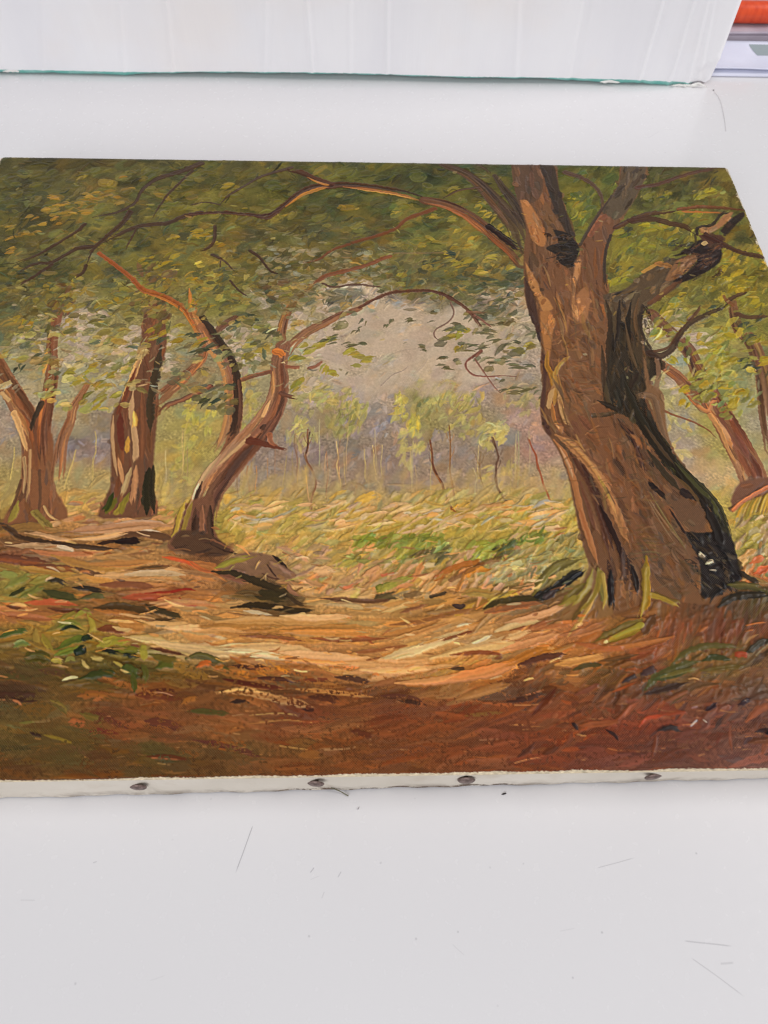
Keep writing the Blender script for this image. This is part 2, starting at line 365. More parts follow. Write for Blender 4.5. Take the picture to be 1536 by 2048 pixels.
def field(p):
    p = np.atleast_2d(p)
    d2 = ((p[:, None, 0]-NP[None, :, 0])**2+(1.7*(p[:, None, 1]-NP[None, :, 1]))**2)+300.
    w = d2**-2.0
    return (w@NC)/w.sum(1)[:, None]
gy = np.linspace(0, HT-1, 128); gx = np.linspace(0, NX-1, 160)
GX, GY = np.meshgrid(gx, gy)
FC = field(itx(np.c_[GX.ravel(), GY.ravel()])).reshape(128, 160, 3)
iy = np.arange(HT)/(HT-1)*127; ix = np.arange(NX)/(NX-1)*159
y0_ = np.minimum(iy.astype(int), 126); x0_ = np.minimum(ix.astype(int), 158)
fy = (iy-y0_)[:, None, None]; fx = (ix-x0_)[None, :, None]
FIELD = (FC[y0_][:, x0_]*(1-fy)*(1-fx)+FC[y0_][:, x0_+1]*(1-fy)*fx+FC[y0_+1][:, x0_]*fy*(1-fx)+FC[y0_+1][:, x0_+1]*fy*fx).astype(np.float32)
cl = rng.normal(size=(30, 38)); cl2 = rng.normal(size=(64, 80))
def up(a):
    iy = np.arange(HT)/(HT-1)*(a.shape[0]-1.001); ix = np.arange(NX)/(NX-1)*(a.shape[1]-1.001); j = iy.astype(int); i = ix.astype(int)
    fy = (iy-j)[:, None]; fx = (ix-i)[None, :]; fy = fy*fy*(3-2*fy); fx = fx*fx*(3-2*fx)
    return a[j][:, i]*(1-fy)*(1-fx)+a[j][:, i+1]*(1-fy)*fx+a[j+1][:, i]*fy*(1-fx)+a[j+1][:, i+1]*fy*fx
canopy = np.clip((tx([(768, 640)])[0][1]-np.arange(HT))/120., 0, 1)[:, None]
CLUMP = (np.clip(up(cl)*.11+up(cl2)*.14-.01, -.30, .38)*canopy).astype(np.float32)
iy_ = itx(np.c_[np.full(HT, 640), np.arange(HT)])[:, 1]
FIELD[..., 0] *= (1+.10*np.clip((iy_-1370)/60, 0, 1))[:, None]                      # redder earth in front
FIELD[..., 2] *= (1-.14*np.clip((iy_-960)/60, 0, 1)*np.clip((1110-iy_)/40, 0, 1))[:, None]
FIELD *= (1+CLUMP)[..., None]; FIELD[..., 0] *= 1+.15*CLUMP; FIELD[..., 2] *= 1-.25*CLUMP
COL[:] = FIELD*(1+.05*GR2[..., None]); HGT[:] = .04

def scatter(n, box, ang, ln, w, h, v=.12, hue=.06, spread=15, pal=None, pp=0., dry=0., op=.9, test=None, curve=.12, cvv=.06, soft=1.0):
    """n brush marks in a view-space box, coloured from the notes (or from a palette)"""
    x0, y0, x1, y1 = box
    for _ in range(n):
        p = np.array([rng.uniform(x0, x1), rng.uniform(y0, y1)])
        if test is not None and not test(p): continue
        q = tx([p])[0]
        if not (0 <= q[0] < NX and 0 <= q[1] < HT): continue
        c = pal[rng.integers(len(pal))] if pal is not None and rng.random() < pp else FIELD[int(q[1]), int(q[0])]
        a_ = ang(p) if callable(ang) else ang
        an = math.radians(a_+rng.normal()*spread); l = ln*min(2., math.exp(rng.normal()*.32))/2
        d = np.array([math.cos(an), -math.sin(an)])*l; nrm = np.array([d[1], -d[0]])*rng.normal()*curve
        S_(jit(c, v, hue), w*min(2.2, math.exp(rng.normal()*.32)), p-d, p+nrm, p+d, h=h*rng.uniform(.4, 1.8), taper=.3, op=op, dry=dry*rng.random(), cv=cvv, seg=2, soft=soft)

# ---- under-painting in broken colour, region by region
scatter(1300, (-60, 318, 1560, 560), lambda p: 12 if p[0] < 1150 else 30, 38, 9, .04, v=.10, hue=.07, spread=30, soft=5)
scatter(800, (-60, 540, 1560, 780), lambda p: 8, 32, 8, .04, v=.06, spread=30, soft=5)
scatter(900, (-60, 760, 1560, 1000), lambda p: 70 if rng.random() < .6 else 10, 28, 8, .03, v=.045, hue=.05, spread=25, soft=7, cvv=.03)
scatter(900, (-60, 960, 1560, 1200), lambda p: 35 if rng.random() < .7 else 5, 38, 6, .12, v=.05, hue=.04, spread=22, soft=2.5,
        test=lambda p: p[0] > 430 or p[1] < 1040)
def gang(p):
    x, y = p
    if x < 500: return -6
    if x < 760: return -3
    return 6+min(14, (x-760)/26)
scatter(1200, (-120, 1040, 1640, 1390), gang, 74, 5.5, .20, v=.07, hue=.05, spread=8,
        test=lambda p: p[0] < 440 or p[1] > 1185)
scatter(900, (-300, 1330, 1800, 1560), lambda p: -6 if p[0] < 700 else 8, 90, 8, .05, v=.10, hue=.06, spread=12, dry=.3)
scatter(260, (1050, 1290, 1750, 1500), lambda p: 42, 36, 5, .07, v=.13, hue=.08, spread=24)
scatter(260, (1320, 1190, 1640, 1300), lambda p: 72, 40, 4, .05, v=.06, spread=9, soft=1.6)

# ---- hazy distance: lilac wood, pale bushes with slender crowns
for c, x, y, rx, ry, n in [
 ((177,156,146),680,800,110,30,60),((169,148,140),760,880,170,50,80),((163,145,138),560,900,60,45,34),((156,141,140),170,890,60,30,30),
 ((154,141,142),745,858,60,14,14),((156,139,138),900,890,70,30,30),((186,154,142),1060,830,40,50,26),((150,139,138),600,905,30,12,8),((171,152,140),20,850,40,40,20),
 ((175,162,107),630,795,46,28,50),((169,158,100),692,822,40,48,56),((177,164,107),600,862,40,32,34),((161,152,98),852,800,26,46,50),((152,145,90),858,756,15,20,26),
 ((203,185,92),800,815,16,30,26),((207,187,80),828,845,12,20,18),((186,171,105),914,800,56,40,60),((175,162,98),940,850,40,30,30),((190,177,111),820,890,26,40,30),
 ((190,177,113),985,868,24,30,34),((201,185,123),1000,856,16,12,14),((169,156,109),1040,800,40,30,24),((188,169,100),1000,950,40,30,20),((194,175,78),395,830,34,60,44),((188,171,92),370,930,30,50,30),
 ((180,164,92),500,800,36,60,36),((194,177,111),1345,860,40,70,40),((165,154,76),1440,760,60,60,44)]:
    scatter(n, (x-rx, y-ry, x+rx, y+ry), lambda p: 55, 18, 4.0, .06, v=.06, hue=.04, spread=32, pal=[c], pp=1., op=.7, soft=2.0, cvv=.06,
            test=lambda p: ((p[0]-x)/rx)**2+((p[1]-y)/ry)**2 < 1)
for c,x,y,rx,ry,n,a in [((184,172,98),800,800,12,34,16,60),((180,168,90),828,846,10,18,10,70),((146,140,88),858,770,12,26,20,70),((136,132,86),850,812,14,34,22,70),((184,172,104),846,770,10,20,10,60),((174,162,100),900,790,30,24,26,50),((160,150,92),930,810,28,28,20,40),((178,168,112),975,868,18,16,16,40),((192,178,110),1000,872,16,14,12,30),((196,184,130),992,852,10,8,8,20),((172,160,98),700,800,18,34,22,60),((146,140,86),694,838,20,30,18,50),((182,170,104),636,786,26,20,22,30),((188,176,110),605,850,18,22,16,50),((176,164,100),720,830,18,24,14,60)]:
    scatter(n,(x-rx,y-ry,x+rx,y+ry),lambda p:a,16,2.8,.12,v=.06,hue=.03,spread=26,pal=[c],pp=1.,op=.85,test=lambda p:((p[0]-x)/rx)**2+((p[1]-y)/ry)**2<1.1)
# pale far stems
for c, w, pts in [((206,176,120),2.2,((672,881),(677,914),(674,940),(679,979))),((208,182,122),2,((729,896),(730,930),(732,961))),((206,178,118),2,((745,888),(748,925),(751,961))),
 ((160,116,90),1.8,((653,901),(654,950),(653,1005))),((190,164,122),1.6,((690,901),(688,955))),((196,170,116),1.8,((573,909),(568,950),(565,979))),((194,168,110),1.8,((601,914),(594,982))),
 ((196,176,140),1.5,((752,857),(752,930))),((206,180,112),2.2,((189,862),(191,888),(186,920),(182,979))),((206,180,112),2,((150,899),(146,920),(125,987))),((190,168,100),2,((375,836),(367,888),(362,966))),
 ((196,172,104),2,((31,894),(24,930),(13,979))),((200,176,120),1.8,((820,900),(822,960))),((196,170,112),1.8,((1024,914),(1022,992))),((170,130,96),1.6,((535,915),(536,960))),
 ((150,90,60),2.4,((492,930),(495,961),(502,992),(508,1021))),((176,124,78),2,((513,930),(511,970),(508,1010)))]:
    q = [(x+rng.normal()*1.3, y) for x, y in catmull(pts, 2)]
    S_(c, w*.55, *q, h=.12, w1=w*.85, op=.8)
for k in range(34):
    x = rng.uniform(330, 1060); y1 = rng.uniform(940, 1000); y0 = y1-rng.uniform(50, 120)
    if 380 < x < 470 or 555 < x < 575: continue
    q = [(x+rng.normal()*1.5, y0+(y1-y0)*t) for t in (0, .3, .6, 1)]
    S_(jit([(202,176,122),(190,160,112),(168,130,98),(150,112,88),(208,186,134)][rng.integers(5)],.06), rng.uniform(.7, 1.3), *q, h=.1, w1=rng.uniform(1.1, 1.9), op=.6)
for c, c2, w, pts in [((196,160,112),(112,72,54),3.6,((616,857),(617,888),(610,909),(625,940),(630,961),(625,987),(623,1018),(629,1050))),
 ((186,112,60),(92,58,46),4,((859,878),(869,927),(885,966),(895,1000),(911,1021))),((132,94,62),(160,110,66),2.8,((898,849),(901,914),(902,966),(914,1018))),
 ((112,82,64),(92,66,54),3.2,((987,873),(996,914),(992,940),(994,974),(1010,1005),(1026,1037))),((152,126,86),(132,104,78),2.2,((961,901),(961,953),(974,979),(979,1008))),
 ((172,86,52),(130,74,52),3,((1059,878),(1072,909),(1083,946),(1099,998),(1112,1032),(1115,1058)))]:
    q = [(x+rng.normal()*1.6, y) for x, y in catmull(pts, 2)]
    S_(c, w*.45, *q, h=.18, w1=w*.95, col2=c2)
    for k in range(3):
        x, y = q[rng.integers(1, max(2, len(q)//2))]; d = rng.choice([-1, 1])
        S_(jit(c2), w*.3, (x, y), (x+d*6, y-10), (x+d*9, y-22), h=.1, w1=.5, op=.7)
S_((100,66,50), 1.6, (884,962), (896,1002), (910,1020), h=.15)
S_((180,140,100), 1.4, (612,950), (616,990), (622,1010)); S_((90,60,48), 1.3, (619,862), (612,905))

scatter(170,(300,940,1150,1010),lambda p:72,40,6,.05,v=.04,hue=.03,spread=16,pal=[(184,160,110),(176,150,112),(190,164,104),(168,146,116)],pp=1.,op=.55,soft=5,cvv=.03)
# ---- meadow: grass, pink earth, ferns
scatter(330, (440, 985, 1160, 1110), lambda p: 34, 36, 5.2, .22, v=.04, spread=18, soft=2.2, op=.75, pal=[(194,160,90),(186,156,82),(178,154,78),(200,170,112),(170,150,76),(202,166,110)], pp=.7,
        test=lambda p: not (p[0] < 450 and p[1] > 1060))
scatter(130, (470, 1005, 1120, 1060), lambda p: 12, 36, 3.4, .32, v=.04, spread=12, pal=[(208,174,134),(200,164,118),(212,182,142),(194,148,96)], pp=.9, soft=1.6)
scatter(200, (560, 1095, 1060, 1190), lambda p: 30 if p[0] > 640 else -12, 36, 5.2, .24, v=.06, spread=18, soft=1.8, pal=[(196,152,106),(202,158,114),(190,138,92),(180,150,88),(204,148,112)], pp=.85)
scatter(60, (100, 1000, 350, 1060), lambda p: 10, 26, 4, .15, v=.08, pal=[(196,140,98),(186,128,88),(206,156,108)], pp=.8)
for c, x, y, rx, ry, n in [((130,134,56),838,1080,54,10,26),((150,146,66),825,1100,26,16,20),((176,174,100),882,1098,14,10,7),((156,160,70),968,1100,26,16,22),((120,128,58),1059,1078,40,10,18),
  ((86,84,50),1007,1098,20,12,12),((128,132,52),735,1082,40,10,16),((120,104,66),870,1110,36,10,14),((152,140,70),700,1120,30,10,12),((166,150,104),1060,1130,44,30,46),((176,160,112),1010,1140,26,22,20),((150,136,84),1120,1090,36,22,26)]:
    scatter(n, (x-rx, y-ry, x+rx, y+ry), lambda p: 35, 24, 4.2, .26, v=.10, spread=22, pal=[c], pp=1.)
for x, y, a in [(815,1098,50),(840,1090,30),(880,1096,40),(955,1108,45),(980,1094,25),(1000,1085,20),(760,1088,25),(720,1092,30),(790,1075,35)]:
    d = np.array([math.cos(math.radians(a)), -math.sin(math.radians(a))])*17
    S_(jit((170,168,84)), 5, (x-d[0],y-d[1]), (x,y), (x+d[0],y+d[1]), h=.35, taper=.4, col2=(130,136,58))
S_((176,106,44),6,(872,1158),(895,1142),(929,1129),(963,1124),h=.3,col2=(150,84,44)); S_((190,122,46),7,(935,1150),(948,1140),(985,1134),h=.25)
S_((120,80,52),5,(900,1160),(930,1146),(975,1122),(1005,1118),h=.15,op=.7); S_((176,120,66),5,(915,1180),(925,1160),(932,1146),h=.25)
S_((120,122,52),9,(760,1178),(799,1162),(833,1150),h=.2,w1=4,col2=(146,140,66)); S_((72,64,46),8,(756,1197),(775,1193),(795,1190),h=.15)
S_((104,82,58),5,(812,1191),(846,1184),h=.15); S_((58,50,42),3.5,(862,1194),(880,1189),(897,1184),h=.15)
S_((206,120,86),4,(690,1176),(720,1168),h=.2); S_((200,110,80),3,(765,1150),(790,1146))

# ---- sky opening: pinkish grey, laid on smoothly
SKY = [(190,171,155),(186,167,151),(194,175,159),(184,163,149)]
scatter(330, (640, 590, 1060, 780), lambda p: 20, 34, 10, .03, v=.018, hue=.012, spread=40, pal=SKY, pp=1., soft=7, cvv=.015, op=.8,
        test=lambda p: ((p[0]-830)/200)**2+((p[1]-700)/92)**2 < 1)
for x, y, rx, ry, n in [(165,665,52,46,44),(270,710,36,46,30),(480,690,36,50,36),(600,645,36,56,30),(690,562,60,16,34),(640,600,36,26,30),(620,680,26,30,20),(545,600,26,16,12),(330,700,20,40,14),(700,590,60,18,26),(165,650,26,26,20),(270,690,22,40,16),(180,720,50,14,14),(560,670,20,30,10),(470,700,24,30,14),(1000,590,40,14,14),(1035,640,26,40,18),(1300,660,20,26,14),(1350,640,18,22,8),(1400,690,30,26,14),(1345,760,20,26,10),(60,690,30,20,12),(625,720,26,60,20),(500,590,24,10,8)]:
    scatter(n, (x-rx, y-ry, x+rx, y+ry), lambda p: 12, 20, 4.5, .12, v=.04, hue=.02, spread=30, pal=SKY+[(170,156,134)], pp=1.)
S_((158,140,132),1.6,(761,770),(785,748),(805,740),(817,731),op=.7); S_((160,142,132),1.5,(830,745),(848,728),(857,710),op=.6); S_((160,142,132),1.4,(870,690),(800,700),(775,712),op=.35)

# ---- right hand and left trees (behind the leaves)
def grey(c, k=.13):
    c = np.asarray(c, float); return c*(1-k)+c.mean()*k
def bark(pts, w, base, lit=None, dark=None, litside=-1, h=.12, n=10, w1=None, tip=.0):
    """trunk or limb: body, then streaks along it; lit on one side and dark on the other"""
    base = grey(base)
    P = catmull(pts, 5); t = np.gradient(P, axis=0); t /= np.linalg.norm(t, axis=1)[:, None]
    nn = np.stack([-t[:, 1], t[:, 0]], 1); s = np.linspace(0, 1, len(P)); ww = w+((w1 if w1 is not None else w)-w)*s
    S_(base, w, *pts, h=h*.6, w1=w1, cv=.06, rag=.45)
    for i in range(n):
        o = rng.uniform(-.82, .82); a = rng.uniform(0, .75); b = min(1, a+rng.uniform(.15, .45))
        i0, i1 = int(a*(len(P)-1)), max(int(b*(len(P)-1)), int(a*(len(P)-1))+2); i1 = min(i1, len(P)-1)
        if i1-i0 < 2: continue
        Q = P[i0:i1+1]+nn[i0:i1+1]*(o*ww[i0:i1+1])[:, None]
        c = jit(base, .10)
        sd = o*litside
        if lit is not None and sd > .25: c = jit(np.array(base)*.35+np.array(lit)*.65, .08)
        if dark is not None and sd < -.2: c = jit(np.array(base)*.35+np.array(dark)*.65, .10)
        S_(c, max(1.0, .22*float(ww[i0])), *Q[::max(1, len(Q)//4)], h=h*rng.uniform(.5, 1.4), taper=.3, op=.85)

BROWN, LIT, DK = (146,90,58), (200,150,100), (70,52,40)
# far right trees
bark([(1464,600),(1475,652),(1501,680),(1516,714),(1529,758),(1536,823),(1548,900)], 9, (124,80,56), (176,140,80), DK, n=16, w1=22)
bark([(1304,626),(1329,652),(1352,675),(1378,701),(1396,740),(1417,776),(1436,810)], 10, (116,74,54), (150,104,70), (64,46,40), n=14, w1=17)
bark([(1318,724),(1357,753),(1383,784),(1410,812)], 9, (142,86,58), (170,110,70), (86,56,44), litside=1, n=8, w1=14)
bark([(1418,790),(1449,841),(1475,888),(1501,940),(1512,985)], 21, (138,82,58), LIT, (96,60,46), litside=1, n=34, w1=30)
S_((204,148,96),4.5,(1420,830),(1440,860),(1455,895),(1472,925),h=.22,w1=2.5); S_((196,130,84),3.5,(1398,812),(1416,822),(1424,806),(1432,800),h=.2)
S_((120,72,52),2.2,(1320,815),(1345,828),(1380,840),(1415,858),(1440,880),h=.12,w1=1.2)
fill((120,80,62),[(1462,1000),(1480,965),(1536,955),(1570,990),(1570,1010),(1490,1000),(1468,1022)],ang=20)
S_((190,110,66),4,(1466,1020),(1490,1000),(1536,975),(1570,965),h=.25)
for i in range(12):
    x = 1468+i*7; S_(jit((176,140,56),.12),3,(x,1050-i*2),(x+12,1022-i*3),(x+26,1000-i*3),h=.2,taper=.3)
scatter(70,(1470,1030,1560,1150),lambda p:50,26,4.5,.2,pal=[(176,150,112),(166,140,104),(150,140,76),(190,160,120)],pp=.9)
for c,x,y in [((190,104,64),1515,1120),((196,96,58),1525,1140),((186,140,84),1500,1105),((160,146,70),1498,1090),((180,158,80),1512,1075)]:
    S_(c,8,(x-16,y+8),(x,y),(x+14,y-7),h=.3,taper=.4)
# left tree
scatter(26,(96,565,142,632),lambda p:60,22,4,.08,v=.1,spread=20,pal=[(112,76,58),(126,84,60),(98,70,54)],pp=1.,op=.7)
fill((138,88,58),[(40,868),(70,872),(104,866),(106,950),(112,982),(135,1034),(60,1044),(4,1046),(36,985),(43,914)],ang=86,ln=50,w=5,col2=(118,80,60))
bark([(-30,690),(0,745),(21,779),(39,810),(57,841),(68,880),(72,930)], 20, (146,90,58), (190,140,88), (84,58,44), litside=1, n=34, w1=24)
bark([(118,585),(112,640),(103,690),(104,732),(99,779),(89,826),(84,870),(88,930)], 9, (134,80,54), (176,106,62), (92,58,44), litside=1, n=20, w1=18)
bark([(177,763),(161,789),(146,815),(140,840),(124,880),(118,920),(112,965)], 5, (158,100,66), (186,130,84), (110,72,54), n=14, w1=15)
S_((206,160,110),7,(28,826),(40,858),(50,890),(52,905),h=.22,w1=3); S_((206,150,76),6,(94,697),(90,725),(87,752),h=.25,taper=.3)
S_((196,172,124),5,(-8,776),(10,770),(24,762),h=.25); S_((204,164,116),4.5,(4,786),(14,797),(20,803),h=.25)
S_((58,50,40),6,(82,806),(72,828),(64,848),(62,862),h=.12,w1=3); S_((200,160,116),4,(48,915),(50,950),(46,985),h=.2,w1=2); S_((176,136,96),3.5,(60,900),(58,960),(54,1000),h=.2)
S_((92,66,50),3,(42,960),(30,1000),(14,1036),h=.15); S_((96,70,54),3,(78,940),(80,990),(76,1030),h=.12)
S_((150,134,62),7,(36,1002),(28,1028),(16,1046),h=.22,taper=.3); S_((140,120,64),8,(70,1024),(84,1040),(100,1056),h=.2); S_((200,160,110),2.5,(88,1012),(98,1030),(116,1042),h=.3)
# second tree
S_((104,74,56),9,(304,540),(304,570),(307,600),(308,640),h=.1,w1=21)
fill((114,75,54),[(287,630),(292,600),(328,596),(331,640),(332,690),(326,719),(315,753),(315,815),(310,875),(306,927),(307,979),(314,1028),(250,1034),(195,1032),(219,974),(221,927),(221,875),(224,828),(247,784),(268,732),(279,690)],ang=85,ln=54,w=5,col2=(126,78,54))
for c,w,pts in [((72,60,44),9,((322,690),(314,740),(304,790),(300,830),(300,870))),((52,50,34),10,((298,935),(294,975),(292,1028))),((58,52,38),7,((306,930),(303,980),(308,1026))),
  ((196,150,106),6,((284,696),(272,735),(256,775),(240,815))),((110,64,48),5,((272,735),(256,780),(240,815),(232,830))),((200,160,116),6,((266,780),(262,820),(268,860),(272,905),(264,930))),
  ((112,58,44),7,((240,826),(240,862),(244,900))),((204,160,118),3.5,((226,830),(224,870),(228,915),(234,950))),((200,150,72),5,((268,822),(270,842),(266,858))),((200,150,70),4.5,((256,872),(254,892),(252,908))),
  ((190,140,100),4,((236,915),(242,945),(248,975))),((176,140,100),5,((262,935),(252,965),(240,995))),((150,112,82),6,((272,930),(268,975),(262,1020))),((122,80,58),6,((284,780),(286,850),(282,930)))]:
    S_(c, w, *pts, h=.2, taper=.18, col2=jit(c,.12))
for c,pts in [((108,104,42),((232,995),(222,1012),(208,1028))),((54,62,30),((226,985),(216,1010),(206,1024))),((150,130,56),((248,1000),(238,1018),(226,1030))),((134,120,50),((258,985),(246,1010),(240,1030)))]:
    S_(c, 5.5, *pts, h=.22, taper=.2)
bark([(412,692),(400,719),(365,755),(336,779),(315,796)], 8, (152,94,62), (196,134,86), (110,70,52), n=14, w1=14)
S_((100,62,50),4.5,(420,770),(400,782),(365,797),(333,810),(318,826),h=.12,w1=5,col2=(130,78,58))
S_((110,70,56),4,(541,741),(510,749),(482,758),(440,767),(400,782),h=.14,w1=4,col2=(140,86,62))
bark([(484,631),(466,636),(445,650),(429,668)], 5, (110,70,52), n=4, w1=8)
# ---- curved pair of trees, middle left
bark([(386,606),(384,622),(396,648),(411,672),(424,690)], 8, (184,116,62), (206,140,76), (130,78,50), n=12, w1=20)
bark([(408,652),(424,680),(445,706),(460,737),(466,771),(468,810),(464,849),(452,884),(430,915)], 14, (146,92,62), (190,136,90), (62,46,38), litside=1, n=44, w1=19)
S_((62,48,40),6,(404,634),(424,660),(445,688),(464,717),(472,748),(475,784),(473,826),(468,857),(456,880),h=.14,w1=9,col2=(48,42,36))
S_((98,66,52),4,(478,760),(481,800),(479,836),(472,866),h=.12)
S_((206,154,100),4,(418,700),(436,722),(447,750),(452,790),(451,830),(443,866),(434,892),h=.25,w1=3,col2=(180,124,76))
bark([(627,566),(601,584),(583,607),(569,636),(562,665),(562,694)], 5, (134,84,54), (196,140,80), (84,56,44), litside=1, n=14, w1=11)
bark([(719,615),(680,628),(646,646),(614,662),(588,683),(572,702)], 5, (142,90,62), (186,130,86), (90,62,50), litside=-1, n=14, w1=11)
bark([(566,690),(558,722),(559,758),(555,789),(545,818),(529,843),(505,873),(477,903),(447,940),(421,975),(406,1018),(400,1072)], 15, (136,88,66), (190,138,96), (92,60,50), litside=1, n=70, w1=34)
for c,w,pts in [((196,116,58),8,((548,700),(560,704),(566,712))),((196,140,90),3.5,((545,740),(546,770),(544,790))),((206,156,108),3.5,((540,800),(530,822),(522,840))),((212,170,124),3.5,((500,868),(480,890),(456,910),(430,935))),
  ((214,176,134),4.5,((440,908),(420,934),(402,960),(390,985),(382,1010))),((220,196,166),3,((398,966),(390,985),(386,1004))),((70,50,42),4,((404,962),(394,990),(384,1020),(374,1045))),((92,62,48),6,((420,1000),(414,1040),(412,1076))),
  ((66,48,38),8,((388,1020),(384,1050),(386,1080))),((70,52,40),6,((424,1000),(421,1040),(420,1078))),((78,56,46),5,((530,848),(522,858))),((150,130,56),5,((366,1010),(358,1032),(352,1056))),((140,112,50),4.5,((380,1000),(368,1030),(362,1062))),
  ((176,130,84),3,((352,1028),(350,1046),(352,1060)))]:
    S_(c, w, *pts, h=.24, taper=.2)
fill((122,80,60),[(384,1000),(426,990),(426,1050),(440,1092),(400,1100),(336,1098),(346,1060),(356,1030)],ang=80,ln=40,w=5,col2=(98,66,50))
for c,w,pts in [((70,50,40),8,((392,1030),(388,1060),(384,1090))),((74,54,42),6,((420,1010),(420,1050),(424,1086))),((160,134,58),5,((370,1004),(360,1030),(352,1060),(340,1086))),((206,166,122),3.4,((384,1000),(374,1024),(366,1050))),((140,116,56),5,((384,1004),(372,1040),(362,1076))),((142,96,72),5,((404,1010),(404,1050),(408,1090)))]:
    S_(c, w, *pts, h=.22, taper=.2)
S_((100,66,52),5,(563,786),(575,790),(592,794),h=.2,w1=3); S_((112,62,46),8,(500,880),(520,884),(542,890),(570,897),h=.2,w1=2.5,col2=(86,52,42)); S_((150,92,66),6,(538,868),(542,884),(556,892),h=.15,w1=2)
S_((140,84,64),3.5,(575,731),(588,733),(601,732),h=.15); S_((146,90,70),3,(618,734),(632,730),(646,720),h=.15)
fill((88,62,46),[(340,1088),(360,1060),(420,1068),(462,1100),(440,1112),(380,1108)],ang=10,ln=30,col2=(70,50,38))
S_((120,80,60),4,(424,1080),(445,1092),(468,1104),h=.2,w1=6); S_((60,46,38),4,(425,1086),(450,1098),(470,1104),h=.1)

# ---- foliage: leaf marks
LEAF_L = [(148,128,58),(134,120,52),(160,134,62),(120,112,54),(150,126,50)]
LEAF_D = [(66,66,44),(74,74,46),(58,62,44),(84,82,46),(70,66,48)]
LEAF_M = [(104,98,48),(112,106,52),(96,92,48),(122,112,56)]
scatter(170,(-30,325,1010,600),lambda p:14,44,15,.04,v=.05,hue=.05,spread=30,pal=LEAF_D+LEAF_M+LEAF_M+[(128,116,56),(138,122,60),(120,110,52)],pp=1.,op=.5,soft=9,cvv=.03)
scatter(70,(1120,340,1540,640),lambda p:30,40,14,.04,v=.05,hue=.05,spread=30,pal=LEAF_D+LEAF_M+[(138,126,50),(126,118,50),(146,130,50)],pp=1.,op=.5,soft=9,cvv=.03)
scatter(260,(-30,325,1010,560),lambda p:12,19,6.5,.08,v=.08,spread=26,pal=LEAF_D,pp=.6,op=.5,soft=2.5)
scatter(300,(-30,340,1010,600),lambda p:16,20,6.0,.12,v=.09,spread=28,pal=LEAF_M+[(132,120,58),(140,124,58)],pp=.7,op=.7,soft=1.6)
scatter(110,(-20,335,420,430),lambda p:8,20,3.6,.10,v=.08,spread=12,pal=LEAF_M+[(96,88,52)],pp=1.,op=.6)
